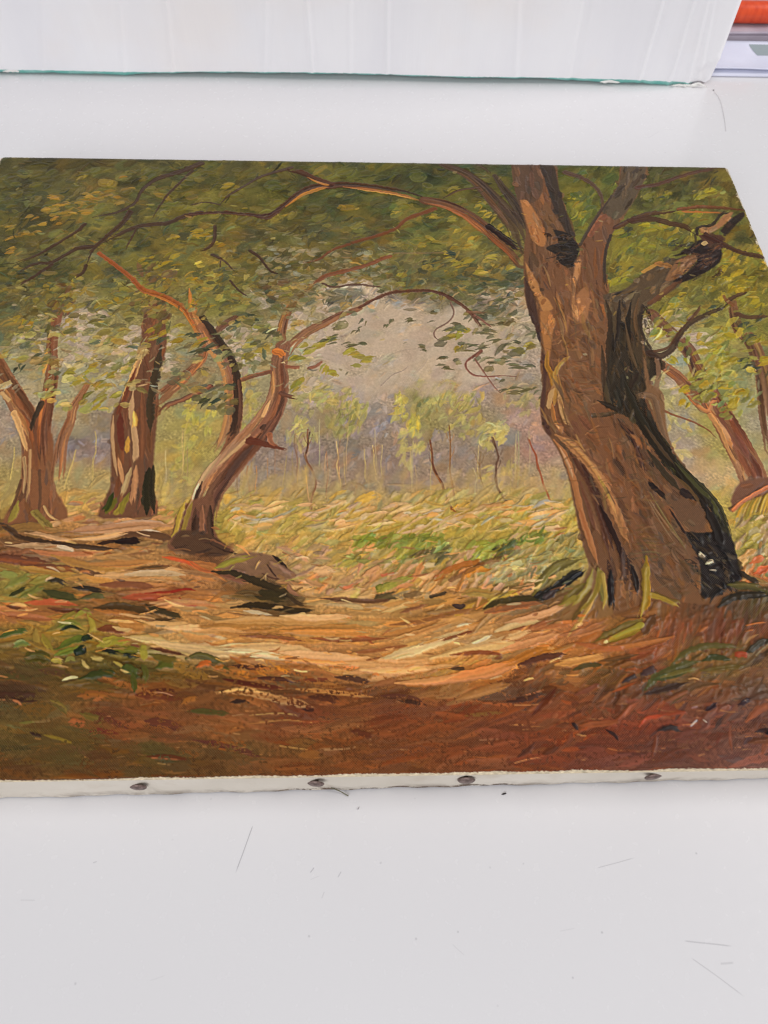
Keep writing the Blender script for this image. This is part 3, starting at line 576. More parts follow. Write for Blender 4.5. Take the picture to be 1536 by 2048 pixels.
DABS = [ # colour, x, y, half length, half width, angle
 *[((166,132,62),x,y,l,3.6,a) for x,y,l,a in [(132,410,14,10),(165,408,15,-4),(108,398,12,2),(150,428,13,0),(170,422,14,8),(92,420,10,4),(60,434,10,20),(110,440,9,20),(128,428,10,10),(20,454,10,5),(85,450,10,5),(50,466,12,0),(75,464,10,6),(20,478,16,12),(20,505,12,20),(180,395,10,4),(215,392,14,10),(195,388,13,2),(240,405,12,12),(262,378,12,10),(200,400,12,0)]],
 *[((168,142,52),x,y,l,4.2,a) for x,y,l,a in [(455,376,13,0),(395,462,12,0),(405,470,13,10),(388,476,14,-5),(418,462,10,20),(348,474,7,0),(440,487,9,15),(350,512,12,25),(335,525,14,30),(312,530,15,40),(325,545,14,20),(300,545,15,20),(345,540,12,10),(390,558,12,20),(285,520,13,10),(400,600,16,40),(385,604,10,70),(420,610,14,30),(360,650,14,20),(330,665,14,30),(310,676,14,20),(355,680,14,25),(395,688,14,20),(300,660,12,30),(150,565,10,70),(292,612,7,80),(98,626,9,-10),(70,640,10,30),(240,590,13,25),(200,612,15,40),(230,600,12,20),(60,655,12,40),(30,640,12,20)]],
 *[((158,140,58),x,y,l,5,a) for x,y,l,a in [(868,478,9,-10),(845,490,10,10),(930,470,12,40),(950,475,12,40),(940,492,13,10),(915,528,15,15),(935,520,14,30),(960,545,14,-10),(985,520,12,10),(975,430,12,20),(990,435,10,60),(960,410,12,30),(895,505,12,5),(900,520,13,-5),(870,435,10,0),(1000,460,10,40),(1015,470,9,60),(925,570,8,20),(1025,535,9,30),(890,545,8,10),(880,505,10,20),(905,440,9,0),(790,420,10,30),(800,550,9,40),(775,555,9,60)]],
 *[((150,140,50),x,y,l,7,a) for x,y,l,a in [(1255,500,15,45),(1270,490,15,30),(1245,510,12,60),(1280,500,12,20),(1300,460,15,10),(1320,455,13,-30),(1250,560,13,40),(1230,566,12,50),(1300,490,14,0),(1340,470,10,80),(1340,480,12,60),(1370,425,14,5),(1390,428,13,0),(1260,470,15,20),(1160,400,12,40),(1150,390,14,0),(1165,430,10,70),(1165,450,9,80),(1330,395,10,30),(1400,395,14,20),(1420,385,14,10),(1440,510,10,-40),(1455,525,10,-30)]],
 *[((172,152,48),x,y,l,7,a) for x,y,l,a in [(1470,550,14,30),(1450,560,14,10),(1480,570,15,20),(1500,560,12,40),(1440,540,10,30),(1420,575,12,10),(1350,610,13,20),(1330,620,13,40),(1360,600,10,0),(1465,578,10,60),(1510,600,12,20),(1440,680,14,10),(1460,676,14,-20),(1425,690,12,20),(1450,715,14,0),(1435,705,11,20),(1470,720,15,20),(1310,670,10,10),(1325,668,9,30),(1350,720,12,-50),(1480,785,14,20),(1500,790,14,60),(1370,780,9,30),(1420,790,12,25),(1450,775,14,10),(1365,805,10,60),(1475,800,13,70),(1400,770,9,20),(1520,680,10,30),(1530,720,12,20),(1440,730,10,10)]],
 *[((160,146,60),x,y,l,5.5,a) for x,y,l,a in [(520,655,13,5),(505,690,15,30),(520,700,15,20),(495,712,13,30),(640,690,18,30),(620,700,15,30),(655,680,14,20),(600,715,13,10),(650,735,12,60),(700,700,14,20),(720,712,14,0),(735,722,12,10),(665,742,10,0),(600,760,14,60),(590,772,12,50),(180,740,14,30),(165,760,14,20),(200,770,15,40),(140,740,13,30),(220,750,12,30),(195,800,16,40),(190,815,13,30),(230,790,12,30),(250,740,10,30),(920,672,10,30),(900,670,12,10),(935,660,8,30),(1060,690,12,20),(1040,700,12,5),(915,697,8,60)]],
 *[((104,100,72),x,y,l*.9,3.2,a) for x,y,l,a in [(655,600,10,60),(662,585,9,70),(700,600,10,70),(720,640,8,80),(715,660,9,50),(670,670,14,30),(650,680,12,20),(705,690,14,20),(725,686,10,0),(730,600,8,60),(770,560,14,50),(780,640,8,60),(770,650,6,50),(960,600,18,10),(985,612,14,0),(1030,598,11,5),(1010,600,14,0),(905,590,9,0),(950,620,14,10),(985,625,12,-20),(1000,645,9,0),(960,665,20,5),(980,660,18,0),(945,690,18,0),(995,680,14,20),(965,695,16,5),(915,650,9,10),(900,655,11,0),(1030,682,8,0),(1015,715,14,0),(990,725,12,10),(1035,735,18,0),(1060,730,14,-20),(885,715,14,10),(845,690,10,-20),(1030,782,18,0),(1050,782,16,10),(1075,782,10,40),(1010,780,12,10),(820,640,9,0),(870,625,10,10),(1040,555,16,0),(1020,560,14,5),(965,575,18,20),(980,570,15,0),(885,530,14,0),(835,535,14,20),(845,520,12,50),(1005,760,8,20),(895,735,10,0)]],
 *[((72,78,60),x,y,l*.95,4.2,a) for x,y,l,a in [(965,570,12,20),(985,560,14,0),(1030,550,16,0),(905,508,12,-20),(870,520,12,0),(850,525,9,60),(320,680,13,40),(390,670,12,20),(405,700,18,10),(420,690,14,30),(45,560,10,40),(20,570,8,20),(480,640,14,20),(500,630,12,0),(530,660,13,10),(465,770,10,40),(405,800,14,40),(430,800,12,30),(440,790,9,60),(1340,405,12,10),(1260,460,9,60),(1350,485,10,10),(1380,490,14,10),(1480,520,14,0),(1240,540,12,30),(1440,620,10,20),(1490,650,16,40),(1500,680,14,10),(1490,720,18,10),(1515,640,10,60),(1500,735,16,20),(90,720,14,20),(45,735,10,60)]],
]
for c,x,y,l,w,a in DABS:
    for k in range(3 if l > 8 else 2):
        x_, y_ = x+rng.normal()*5*k, y+rng.normal()*3.6*k; an = math.radians(a+rng.normal()*8)
        d = np.array([math.cos(an), -math.sin(an)*.8])*l*rng.uniform(.8, 1.15)
        S_(jit(c,.11), w*rng.uniform(.55, 1.1)*(.75 if k else 1), (x_-d[0],y_-d[1]), (x_+rng.normal()*2,y_-1.5), (x_+d[0],y_+d[1]), h=.16*rng.uniform(.5,1.4), taper=.35, col2=jit(np.array(c)*.86,.06))
# leaf sprays with sky between, middle heights
for x,y,rx,ry,n,pal in [(150,690,150,60,150,[(150,136,72),(128,118,66),(166,150,84),(104,98,66),(176,160,116)]),(200,600,150,50,110,[(112,106,60),(134,124,68),(92,88,56),(150,132,60)]),(60,590,70,60,70,[(100,94,58),(120,108,60),(84,82,54)]),
   (470,590,110,60,110,[(120,110,64),(100,96,60),(140,128,70),(84,84,60)]),(490,680,70,60,60,[(150,140,84),(118,112,74),(94,92,66)]),(600,560,90,40,70,[(110,100,66),(92,88,60),(128,114,74)]),(700,530,100,36,60,[(112,100,62),(92,86,56),(126,108,60)]),
   (640,620,80,40,40,[(116,108,78),(140,126,84)]),(850,550,120,46,80,[(110,104,60),(92,92,62),(128,118,66),(74,78,60)]),(980,580,70,60,50,[(96,94,66),(74,80,66),(124,114,66)]),(980,680,100,60,40,[(108,102,74),(128,118,82),(92,90,66)]),
   (180,780,110,40,56,[(172,156,84),(150,138,72),(186,170,110)]),(380,740,40,60,30,[(120,108,74),(150,134,84)]),(430,800,40,40,30,[(98,92,72),(124,112,70)]),(1420,640,120,70,90,[(140,132,58),(112,112,60),(158,144,56)]),(1460,760,70,70,70,[(150,142,64),(120,120,70),(166,152,62)]),(1360,500,110,60,70,[(112,108,50),(132,122,50),(92,96,54)]),(1480,560,60,60,50,[(150,132,44),(132,118,44),(112,106,50)]),(1500,470,40,60,24,[(104,96,46),(88,84,44)]),(1160,400,40,60,30,[(104,106,46),(84,92,48)]),(1340,390,90,40,50,[(92,90,48),(104,98,46)])]:
    scatter(n,(x-rx,y-ry,x+rx,y+ry),lambda p: 14 if p[0] < 1100 else 35,19,4.4,.15,v=.09,spread=24,pal=pal,pp=.95,op=.85,test=lambda p:((p[0]-x)/rx)**2+((p[1]-y)/ry)**2<1)
scatter(90,(520,490,780,570),lambda p:6,15,2.8,.08,v=.05,spread=12,pal=[(150,136,104),(162,148,118),(170,154,128)],pp=1.,op=.7)
scatter(40,(400,460,720,520),lambda p:4,14,1.6,.06,v=.05,spread=8,pal=[(150,138,108),(160,148,120)],pp=1.,op=.5)
scatter(36,(0,560,330,700),lambda p:12,16,1.8,.08,v=.05,spread=14,pal=[(184,168,140),(190,176,150)],pp=1.,op=.7)

for x,y,rx,ry,n in [(306,562,46,30,70),(300,604,34,22,22),(330,640,22,20,12),(112,600,34,34,44),(120,650,26,20,10),(560,580,30,20,16)]:
    scatter(n,(x-rx,y-ry,x+rx,y+ry),lambda p:25,19,5,.14,v=.1,spread=30,pal=[(112,104,56),(134,120,60),(96,88,54),(150,132,62),(104,80,56)],pp=1.,op=.85,test=lambda p:((p[0]-x)/rx)**2+((p[1]-y)/ry)**2<1)
scatter(900,(-30,322,1050,620),lambda p:14+14*math.sin(p[0]*.02+p[1]*.03),20,1.9,.12,v=.20,hue=.07,spread=20,op=.75,curve=.2)
scatter(420,(-30,560,1050,780),lambda p:10+16*math.sin(p[0]*.03),17,1.7,.12,v=.17,hue=.05,spread=24,op=.7,curve=.2,test=lambda p:((p[0]-830)/190)**2+((p[1]-700)/86)**2>1)
scatter(330,(1120,330,1540,800),lambda p:32+24*math.sin(p[0]*.03+p[1]*.04),20,2.0,.13,v=.20,hue=.07,spread=22,op=.75,curve=.25)
# ---- branches over the leaves
DB = (72,52,44)
for w,w1,pts in [(4,1.8,((402,327),(365,342),(312,359),(284,381),(268,407),(234,424),(187,435))),(2.6,1.5,((170,448),(156,461),(130,477),(78,508),(26,529))),(4.5,2,((260,424),(250,440),(234,456),(203,482),(182,504),(172,530))),(2.6,2.2,((172,530),(165,545),(150,554))),
  (3,1.6,((182,493),(151,498),(104,524),(65,529),(31,550))),(2.4,1.4,((104,529),(65,555),(34,573))),(3.4,3,((400,425),(365,433),(336,446),(312,448),(273,454),(234,469),(190,490))),(2,1.2,((385,342),(339,386),(325,404),(300,440))),(1.4,1,((272,458),(258,485),(248,502))),
  (2.4,1.6,((583,336),(526,352),(484,375),(458,391),(440,409))),(1.2,1,((440,409),(410,404),(380,410))),(3,1.5,((430,452),(428,480),(415,495),(395,500))),(2.2,1.2,((424,508),(450,522),(470,545))),(1.6,1,((460,560),(478,580),(496,592))),(2.4,1.2,((500,500),(520,515),(540,540),(556,546))),(1.3,1,((441,520),(440,538)))]:
    S_(DB, w*1.25, *pts, h=.12, w1=w1*1.2, pick=.08, op=.9, cv=.06)
S_((62,42,36),2.6,(380,428),(445,425),(497,429),(536,430),(562,415),(588,394),(622,375),(661,372),(692,370),(745,375),(780,381),(812,386),(856,401),h=.12,w1=8,col2=(80,50,40))
S_((66,42,36),5.5,(500,430),(532,434),(552,424),(575,408),h=.12,taper=.3)
S_((86,54,44),6,(661,369),(627,357),(605,346),(583,340),h=.12,w1=5)
S_((192,128,62),2.6,(571,413),(604,391),(640,378),(661,374),h=.16,taper=.3); S_((192,130,64),2.2,(614,354),(632,363),(650,369),(662,370),h=.16,taper=.3)
S_((184,112,56),3.2,(687,374),(731,379),(780,386),(812,393),(850,404),h=.16,taper=.25,col2=(206,150,80))
bark([(850,400),(890,408),(929,425),(963,448),(989,472),(1020,497),(1044,525)], 7.5, (112,70,50), (160,98,58), (74,50,42), litside=1, n=26, w1=13)
S_((164,100,60),3,(892,416),(925,432),(950,452),(972,470),h=.16,taper=.2); S_((40,32,30),6,(978,452),(1007,474),(1038,496),h=.14,w1=7)
bark([(885,329),(929,347),(958,368),(981,391),(1007,420),(1033,452),(1050,500)], 5, (84,62,48), (110,78,54), (62,48,42), litside=1, n=24, w1=22)
bark([(990,352),(1010,381),(1036,415),(1058,460)], 5, (70,54,44), None, (54,44,38), n=8, w1=14)
S_((80,56,46),2,(958,375),(916,381),(888,396),h=.1); S_((80,60,44),3,(955,328),(970,338),(978,345),op=.8)
S_((128,74,50),4,(869,417),(838,428),(812,438),(786,459),(719,480),(666,498),(640,516),(609,524),h=.14,w1=2,col2=(104,62,46))
S_((134,80,54),3.4,(780,511),(732,529),(692,540),(653,550),(627,566),h=.14,w1=4.2,op=.95,pick=.08)
S_((108,68,54),3,(719,613),(745,599),(780,584),(812,581),(846,579),(877,584),(906,597),(929,612),(947,631),(960,649),h=.14,w1=3.2)
S_((96,62,50),4,(862,580),(884,586),(904,596),(915,602),h=.12,taper=.3); S_((140,96,84),2.4,(950,629),(966,640),(982,652)); S_((110,76,62),2.6,(935,622),(955,624),(972,622),op=.8)
S_((120,92,82),1.7,(901,602),(908,623),(898,641),(872,657),(869,670),(880,680)); S_((80,58,48),2,(646,566),(666,573),(705,568),(745,571),(780,578)); S_((130,100,80),1.5,(790,505),(850,505),(930,505),op=.5)
S_((126,76,66),2.6,(963,700),(942,714),(932,724),(934,736),(948,748),(975,751),(1005,750),(1033,752),h=.15,w1=1.4); S_((132,92,80),1.9,(950,716),(968,742),(987,769),(1000,784),w1=1.2); S_((120,80,66),3.5,(962,700),(948,714))
S_((178,92,46),4,(198,506),(229,529),(260,553),(286,579),(325,592),(365,615),(380,640),h=.18,w1=6.5,col2=(146,80,48))
S_((196,122,58),2.4,(290,586),(328,598),(362,618),(378,640),(396,668),h=.2,taper=.2); S_((190,120,56),4,(378,575),(380,595),(378,612),h=.2,taper=.3)

# ---- the great tree on the right
fill((112,76,52),[(1022,326),(1106,328),(1117,373),(1130,415),(1150,476),(1160,500),(1152,519),(1145,530),(1167,480),(1198,422),(1235,373),(1244,326),(1294,326),(1282,375),(1250,430),(1222,472),(1211,521),(1214,576),(1222,610),(1260,690),(1290,780),(1330,870),(1384,950),(1420,985),(1444,1020),(1460,1072),(1474,1120),(1480,1150),(1440,1205),(1386,1206),(1300,1200),(1228,1232),(1190,1180),(1178,1129),(1163,1080),(1150,1018),(1140,964),(1124,914),(1101,873),(1086,852),(1081,810),(1087,766),(1081,732),(1083,695),(1077,659),(1054,607),(1048,560),(1048,500),(1052,452),(1036,401),(1027,365)],ang=100,ln=50,w=6,n=420,h=.09,col2=(124,84,56))
# stems: shade and light masses
fill((64,52,42),[(1078,330),(1106,330),(1118,376),(1132,420),(1148,470),(1138,474),(1110,420),(1094,370)],ang=105,ln=40,col2=(52,44,40))
fill((92,68,52),[(1024,330),(1076,330),(1086,372),(1074,400),(1040,408),(1028,366)],ang=95,ln=34,col2=(110,76,54))
fill((172,112,64),[(1040,400),(1056,402),(1080,440),(1092,470),(1088,492),(1066,480),(1052,440)],ang=110,ln=26,w=5,col2=(150,100,62),h=.16)
fill((118,82,54),[(1090,400),(1110,430),(1130,470),(1100,470),(1086,440)],ang=105,ln=30,col2=(104,74,52))
fill((42,37,33),[(1106,458),(1132,464),(1150,480),(1160,500),(1150,520),(1142,534),(1120,526),(1112,508),(1092,496),(1106,488),(1118,486)],ang=5,ln=24,w=4,col2=(56,48,40),h=.18)
fill((92,78,62),[(1244,328),(1290,328),(1282,374),(1252,424),(1228,440),(1204,420),(1236,374)],ang=62,ln=30,col2=(76,64,52))
fill((116,78,56),[(1200,424),(1228,440),(1220,474),(1208,520),(1206,580),(1214,640),(1200,700),(1150,700),(1148,600),(1154,530),(1168,482)],ang=95,ln=46,col2=(126,86,60))
S_((124,78,58),6,(1180,470),(1200,440),(1216,428),h=.1); S_((60,50,44),3,(1160,490),(1180,455),(1200,424),(1232,376),h=.1); S_((54,48,44),3,(1222,470),(1212,500),(1209,540),(1214,580),h=.1)
fill((186,128,82),[(1153,520),(1162,518),(1160,545),(1152,570),(1150,600),(1158,640),(1148,640),(1143,600),(1146,556)],ang=92,ln=34,w=4,col2=(200,146,96),h=.2)
fill((160,106,68),[(1152,590),(1172,572),(1180,600),(1174,636),(1160,644)],ang=60,ln=18,w=4,col2=(176,120,78),h=.2)
fill((180,122,70),[(1050,520),(1062,540),(1076,566),(1086,590),(1100,596),(1114,608),(1096,622),(1084,618),(1074,590),(1060,570)],ang=50,ln=24,w=4,col2=(164,106,62),h=.22)
fill((168,110,62),[(1080,622),(1098,620),(1108,640),(1104,680),(1098,720),(1088,690),(1082,650)],ang=80,ln=28,w=4,col2=(186,126,72),h=.2)
fill((74,52,44),[(1049,545),(1058,570),(1070,600),(1078,640),(1082,690),(1074,660),(1054,610)],ang=105,ln=30,w=3.5,col2=(60,44,40))
fill((120,80,54),[(1086,520),(1140,540),(1142,620),(1130,700),(1112,690),(1110,620),(1080,570)],ang=95,ln=44,col2=(110,74,52))
fill((122,84,58),[(1130,690),(1206,640),(1214,720),(1200,800),(1150,830),(1110,800),(1112,740)],ang=130,ln=30,w=6,col2=(110,74,52),h=.14)
fill((122,80,54),[(1110,790),(1160,830),(1200,800),(1224,840),(1240,900),(1270,960),(1280,1060),(1250,1040),(1220,980),(1180,910),(1120,860)],ang=-60,ln=40,w=6,col2=(124,80,54))
fill((84,56,48),[(1083,700),(1096,720),(1092,770),(1090,830),(1104,866),(1092,862),(1081,812),(1087,766)],ang=88,ln=34,w=4,col2=(66,48,42))
for c,w,pts in [((184,134,60),5,((1096,700),(1094,730),(1104,752),(1108,790))),((196,146,70),4,((1140,712),(1124,724),(1112,742),(1106,770))),((190,140,72),5,((1110,745),(1112,775),(1108,810))),((206,160,108),5.5,((1108,768),(1100,800),(1098,818))),((204,158,104),5,((1118,780),(1122,812),(1130,838),(1138,846))),
   ((176,120,72),4,((1104,806),(1110,840),(1124,862))),((130,90,60),3,((1098,830),(1106,850),(1118,868))),((196,146,96),3,((1112,846),(1122,860))),
   ((188,132,88),9,((1112,868),(1140,886),(1175,924),(1206,963),(1226,1008),(1246,1056),(1262,1092))),((204,154,100),3.6,((1128,876),(1165,908),(1200,956),(1222,1004),(1236,1040))),((190,160,84),3,((1196,952),(1212,980),(1222,1004))),
   ((186,124,80),6,((1108,878),(1130,908),(1148,960),(1160,1012),(1170,1050),(1186,1096),(1196,1130))),((206,160,120),2.6,((1120,894),(1136,926),(1148,958))),((176,110,70),5,((1160,1016),(1168,1050),(1180,1086))),
   ((104,68,54),8,((1142,906),(1172,950),(1194,1000),(1210,1060),(1222,1120))),((86,58,48),7,((1164,930),(1190,980),(1208,1040),(1226,1100))),((50,38,34),5.5,((1200,1010),(1224,1060),(1240,1100),(1248,1140))),((120,78,60),4,((1160,960),(1176,1010),(1190,1060)))]:
    S_(c, w, *pts, h=.24, taper=.16, col2=jit(np.array(c)*.9,.08))
# dark side of the trunk and the big limb
fill((56,48,38),[(1218,650),(1228,622),(1250,612),(1272,606),(1292,612),(1284,640),(1292,690),(1322,716),(1322,740),(1300,760),(1290,800),(1310,840),(1330,890),(1352,930),(1336,930),(1300,880),(1262,836),(1226,820),(1208,800),(1214,740),(1218,680)],ang=80,ln=44,w=7,col2=(58,50,38),h=.12)
fill((74,60,44),[(1256,610),(1276,620),(1286,690),(1300,720),(1290,760),(1262,710),(1250,660)],ang=100,ln=44,w=4,col2=(60,52,40))
fill((90,72,54),[(1206,588),(1226,584),(1252,576),(1284,548),(1318,530),(1350,516),(1366,562),(1330,590),(1298,612),(1270,632),(1246,640),(1216,636)],ang=40,ln=30,w=5,col2=(114,92,66),h=.16)
fill((132,92,62),[(1330,560),(1352,522),(1384,510),(1396,518),(1370,546),(1340,562)],ang=40,ln=28,w=4.5,col2=(150,104,66),h=.2)
fill((44,36,34),[(1340,514),(1372,500),(1394,482),(1420,478),(1440,490),(1440,524),(1404,548),(1366,564),(1346,562),(1372,546),(1396,520),(1380,508)],ang=25,ln=28,w=5,col2=(58,44,42),h=.14)
fill((84,56,44),[(1396,470),(1430,470),(1446,474),(1440,500),(1410,486)],ang=-20,ln=20,col2=(64,46,40))
fill((160,110,72),[(1400,458),(1430,450),(1446,432),(1466,424),(1456,442),(1440,456),(1420,466),(1402,466)],ang=35,ln=20,w=4,col2=(176,124,80),h=.22)
fill((52,42,36),[(1440,462),(1462,438),(1486,424),(1488,434),(1470,452),(1452,470)],ang=35,ln=20,w=3.5)
S_((44,36,34),3,(1394,470),(1396,456),(1424,450),(1442,430),(1462,424),h=.12); S_((196,146,76),3.5,(1286,544),(1304,533),(1324,524),h=.2); S_((196,166,120),4,(1406,488),(1414,484),h=.2)
S_((150,104,60),5,(1316,528),(1334,532),(1340,536),h=.15); S_((104,70,50),5,(1300,606),(1330,584),(1360,560),h=.12)
S_((112,76,56),5,(1276,876),(1286,848),(1262,826),(1228,822),h=.08,op=.0)
S_((70,58,42),4,(1186,830),(1212,828),(1236,822),h=.12)
fill((112,78,54),[(1232,836),(1262,842),(1300,900),(1330,940),(1350,990),(1384,1050),(1400,1120),(1380,1190),(1310,1196),(1270,1180),(1262,1100),(1284,1060),(1268,960)],ang=120,ln=40,w=6,col2=(100,72,52),n=170)
fill((94,66,50),[(1262,840),(1282,870),(1300,900),(1296,940),(1276,910)],ang=115,ln=26,w=4,col2=(80,52,42))
fill((128,92,64),[(1282,640),(1300,760),(1326,784),(1334,856),(1348,900),(1336,892),(1310,840),(1300,800),(1270,792),(1292,780),(1290,756)],ang=100,ln=40,w=4,col2=(146,108,84),h=.18)
S_((112,88,70),5,(1272,792),(1296,790),(1310,800),(1322,850),(1342,898),h=.18,w1=5); S_((126,96,76),5,(1314,716),(1318,750),(1308,786),h=.16)
fill((46,44,34),[(1300,860),(1340,905),(1386,950),(1422,990),(1446,1024),(1462,1074),(1476,1120),(1480,1160),(1440,1176),(1406,1180),(1398,1110),(1372,1068),(1400,1066),(1430,1060),(1420,1010),(1380,980),(1330,930)],ang=120,ln=34,w=5,col2=(58,54,40),n=90)
fill((104,74,54),[(1300,920),(1330,935),(1366,965),(1400,1000),(1414,1040),(1396,1060),(1366,1050),(1340,1000)],ang=130,ln=28,w=5,col2=(116,84,58))
fill((40,35,33),[(1370,1062),(1394,1066),(1430,1064),(1462,1072),(1476,1130),(1486,1156),(1462,1170),(1440,1190),(1404,1190),(1402,1130)],ang=150,ln=26,w=5,col2=(30,28,28),h=.14)
S_((92,88,52),6,(1346,930),(1380,966),(1410,990),(1430,1016),(1440,1042),h=.16,w1=5,col2=(74,74,44)); S_((60,58,40),4,(1336,900),(1370,940),(1414,980),(1444,1020),(1460,1070),h=.12)
for c,w,pts in [((32,28,28),5,((1298,958),(1306,972),(1320,984),(1332,998))),((36,30,30),2.4,((1340,1018),(1350,1034),(1364,1056),(1374,1072))),((40,34,34),8,((1362,980),(1374,988),(1392,992))),((42,36,34),6,((1384,994),(1404,1000),(1414,1012))),((70,48,42),5,((1250,850),(1268,876),(1280,916),(1290,944))),((48,38,34),3.4,((1236,836),(1254,866),(1270,896))),
  ((130,88,58),5,((1262,868),(1276,880),(1282,900))),((146,100,64),3.4,((1296,890),(1300,904))),((50,46,36),7,((1296,842),(1316,872),(1340,900))),((74,66,46),5,((1270,846),(1262,832))),
  ((104,90,60),2,((1300,985),(1330,1035),(1360,1080),(1380,1110))),((150,120,92),1.2,((1290,990),(1324,1046),(1350,1086))),((150,120,92),1.1,((1300,1000),(1330,1044),(1372,1096)))]:
    S_(c, w, *pts, h=.14, taper=.2)
for x in range(7): S_(jit((96,82,54),.1),2.5,(1262+x*2,1062+x*9),(1290+x*2,1058+x*9),(1322+x,1062+x*9),h=.12,taper=.3,op=.6)
for c,w,pts in [((228,208,180),4,((1400,1104),(1404,1112),(1412,1110))),((226,204,172),4.5,((1412,1128),(1420,1124),(1428,1122))),((200,186,170),2,((1420,1140),(1434,1140)))]:
    S_(c, w, *pts, h=.3, taper=.3)
for c,w,pts in [((76,50,40),5,((1232,455),(1266,438),(1292,429),(1323,425),(1357,419))),((110,66,46),3,((1357,420),(1396,415),(1440,416),(1486,420))),((176,104,54),2,((1365,424),(1410,425),(1450,426))),((70,48,40),5.5,((1262,442),(1303,438),(1344,448),(1370,454),(1393,468))),((70,46,40),5.5,((1412,472),(1448,490),(1482,506),(1530,516),(1570,530))),
  ((88,58,50),4.2,((1274,376),(1313,370),(1357,355),(1396,344),(1441,337))),((84,60,52),4.5,((1132,346),(1170,360),(1193,378),(1204,399),(1201,424))),((66,50,42),7,((1300,706),(1322,711),(1342,700),(1358,672),(1378,648),(1409,632),(1441,618),(1462,600))),((90,62,46),3,((1310,702),(1336,694),(1352,672),(1374,645))),((80,56,46),4.5,((1455,604),(1472,592),(1492,586))),
  ((84,58,46),4,((1475,629),(1501,635),(1545,632))),((100,70,54),4,((1378,640),(1392,626),(1402,612))),((66,58,40),2.5,((1390,470),(1392,486),(1386,498))),((120,78,50),4,((1466,610),(1452,600),(1446,590))),((60,50,42),3,((1286,610),(1280,640),(1288,672),(1306,700)))]:
    S_(c, w, *pts, h=.14, w1=w*.7, cv=.08)
scatter(30,(1390,745,1430,800),lambda p:30,18,4.5,.2,pal=[(136,132,66),(120,118,62),(156,146,72)],pp=1.); scatter(16,(1440,790,1460,835),lambda p:30,14,3.5,.16,pal=[(128,124,64)],pp=1.)
for pal,box,ang,n in [([(84,66,48),(70,58,44),(96,74,52),(40,36,32)],(1226,600,1300,830),95,70),([(92,70,50),(58,52,40),(34,32,30),(104,78,54)],(1290,850,1400,960),125,60),([(70,62,50),(56,50,44),(28,26,28),(84,72,56)],(1376,1066,1476,1180),140,70),([(80,60,50),(52,40,36),(110,76,54)],(1350,490,1442,556),28,40),([(66,54,44),(36,32,30),(92,68,50)],(1096,468,1152,526),20,22)]:
    scatter(n,box,lambda p:ang,24,2.6,.16,v=.1,spread=16,pal=pal,pp=1.,op=.7,dry=.25,test=lambda p: p[1] < 840 or p[0] < 1322+(p[1]-857)*.55)
scatter(90,(1120,560,1210,860),lambda p:112,26,3.4,.14,v=.07,spread=20,pal=[(134,94,66),(124,86,60),(114,78,54),(144,102,70)],pp=1.,op=.6,soft=2)
scatter(70,(1215,850,1300,1090),lambda p:118,28,3.4,.14,v=.07,spread=16,pal=[(122,82,54),(112,76,52),(102,70,50),(130,90,60)],pp=1.,op=.6,soft=2,test=lambda p:p[0]>1190+(p[1]-850)*.25)
scatter(150,(1090,640,1230,1000),lambda p:8,26,1.6,.12,v=.10,hue=.05,spread=14,pal=[(112,86,58),(134,94,66),(98,70,50),(142,104,72),(120,80,54)],pp=1.,op=.55,test=lambda p:1104+max(0,p[1]-800)*.3<p[0]<1200+max(0,p[1]-800)*.45)
scatter(90,(1240,880,1390,1190),lambda p:12,26,1.6,.12,v=.10,hue=.05,spread=14,pal=[(96,76,54),(112,84,60),(84,64,48),(124,92,62)],pp=1.,op=.55,test=lambda p:p[0]<1290+(p[1]-880)*.36)
scatter(80,(1060,420,1230,1000),lambda p:104 if p[1]<760 else 116,40,2.4,.16,v=.08,hue=.04,spread=9,pal=[(158,118,78),(132,104,76),(166,122,70),(104,80,60),(88,66,50),(146,104,68)],pp=1.,op=.65,test=lambda p:1066+max(0,p[1]-620)*.10+max(0,p[1]-850)*.2<p[0]<1196+max(0,p[1]-800)*.4 and not (p[1]<540 and p[0]>1100))
for c,w,pts in [((66,54,42),6,((1212,600),(1222,640),(1218,690),(1214,740))),((46,40,36),5,((1240,600),(1236,650),(1230,700))),((44,40,34),5,((1262,604),(1256,650),(1262,700))),((84,66,48),4,((1224,596),(1230,640),(1228,690))),((96,74,54),4,((1278,596),(1270,640),(1280,690))),((104,80,58),3.4,((1250,640),(1262,700),(1280,750))),((92,70,50),5,((1206,740),(1214,790),(1230,830))),((74,58,44),5,((1204,690),(1208,740),(1206,790))),((56,48,38),5,((1196,800),(1222,812),(1250,826))),((42,38,34),4,((1226,590),(1250,584),(1276,580))),((98,80,56),4,((1236,590),(1260,580),(1284,566)))]:
    S_(c, w, *pts, h=.14, taper=.3, col2=jit(np.array(c)*.85,.08))
for c,w,pts in [((48,43,35),13,((1262,800),(1296,856),(1330,906),(1366,950))),((44,40,34),11,((1336,912),(1374,958),(1408,1000),(1430,1046))),((56,50,38),8,((1250,760),(1276,820),(1306,870))),((40,36,32),9,((1410,1010),(1432,1056),(1446,1100))),((62,54,42),6,((1296,900),(1330,946),(1364,984))),((92,72,52),3.4,((1290,850),(1322,896),(1350,930))),((104,80,56),3,((1350,950),(1384,984),(1404,1014))),((80,78,46),4,((1350,925),(1390,968),(1424,1004)))]:
    S_(c, w, *pts, h=.16, taper=.25, col2=jit(np.array(c)*.82,.08), pick=.15)
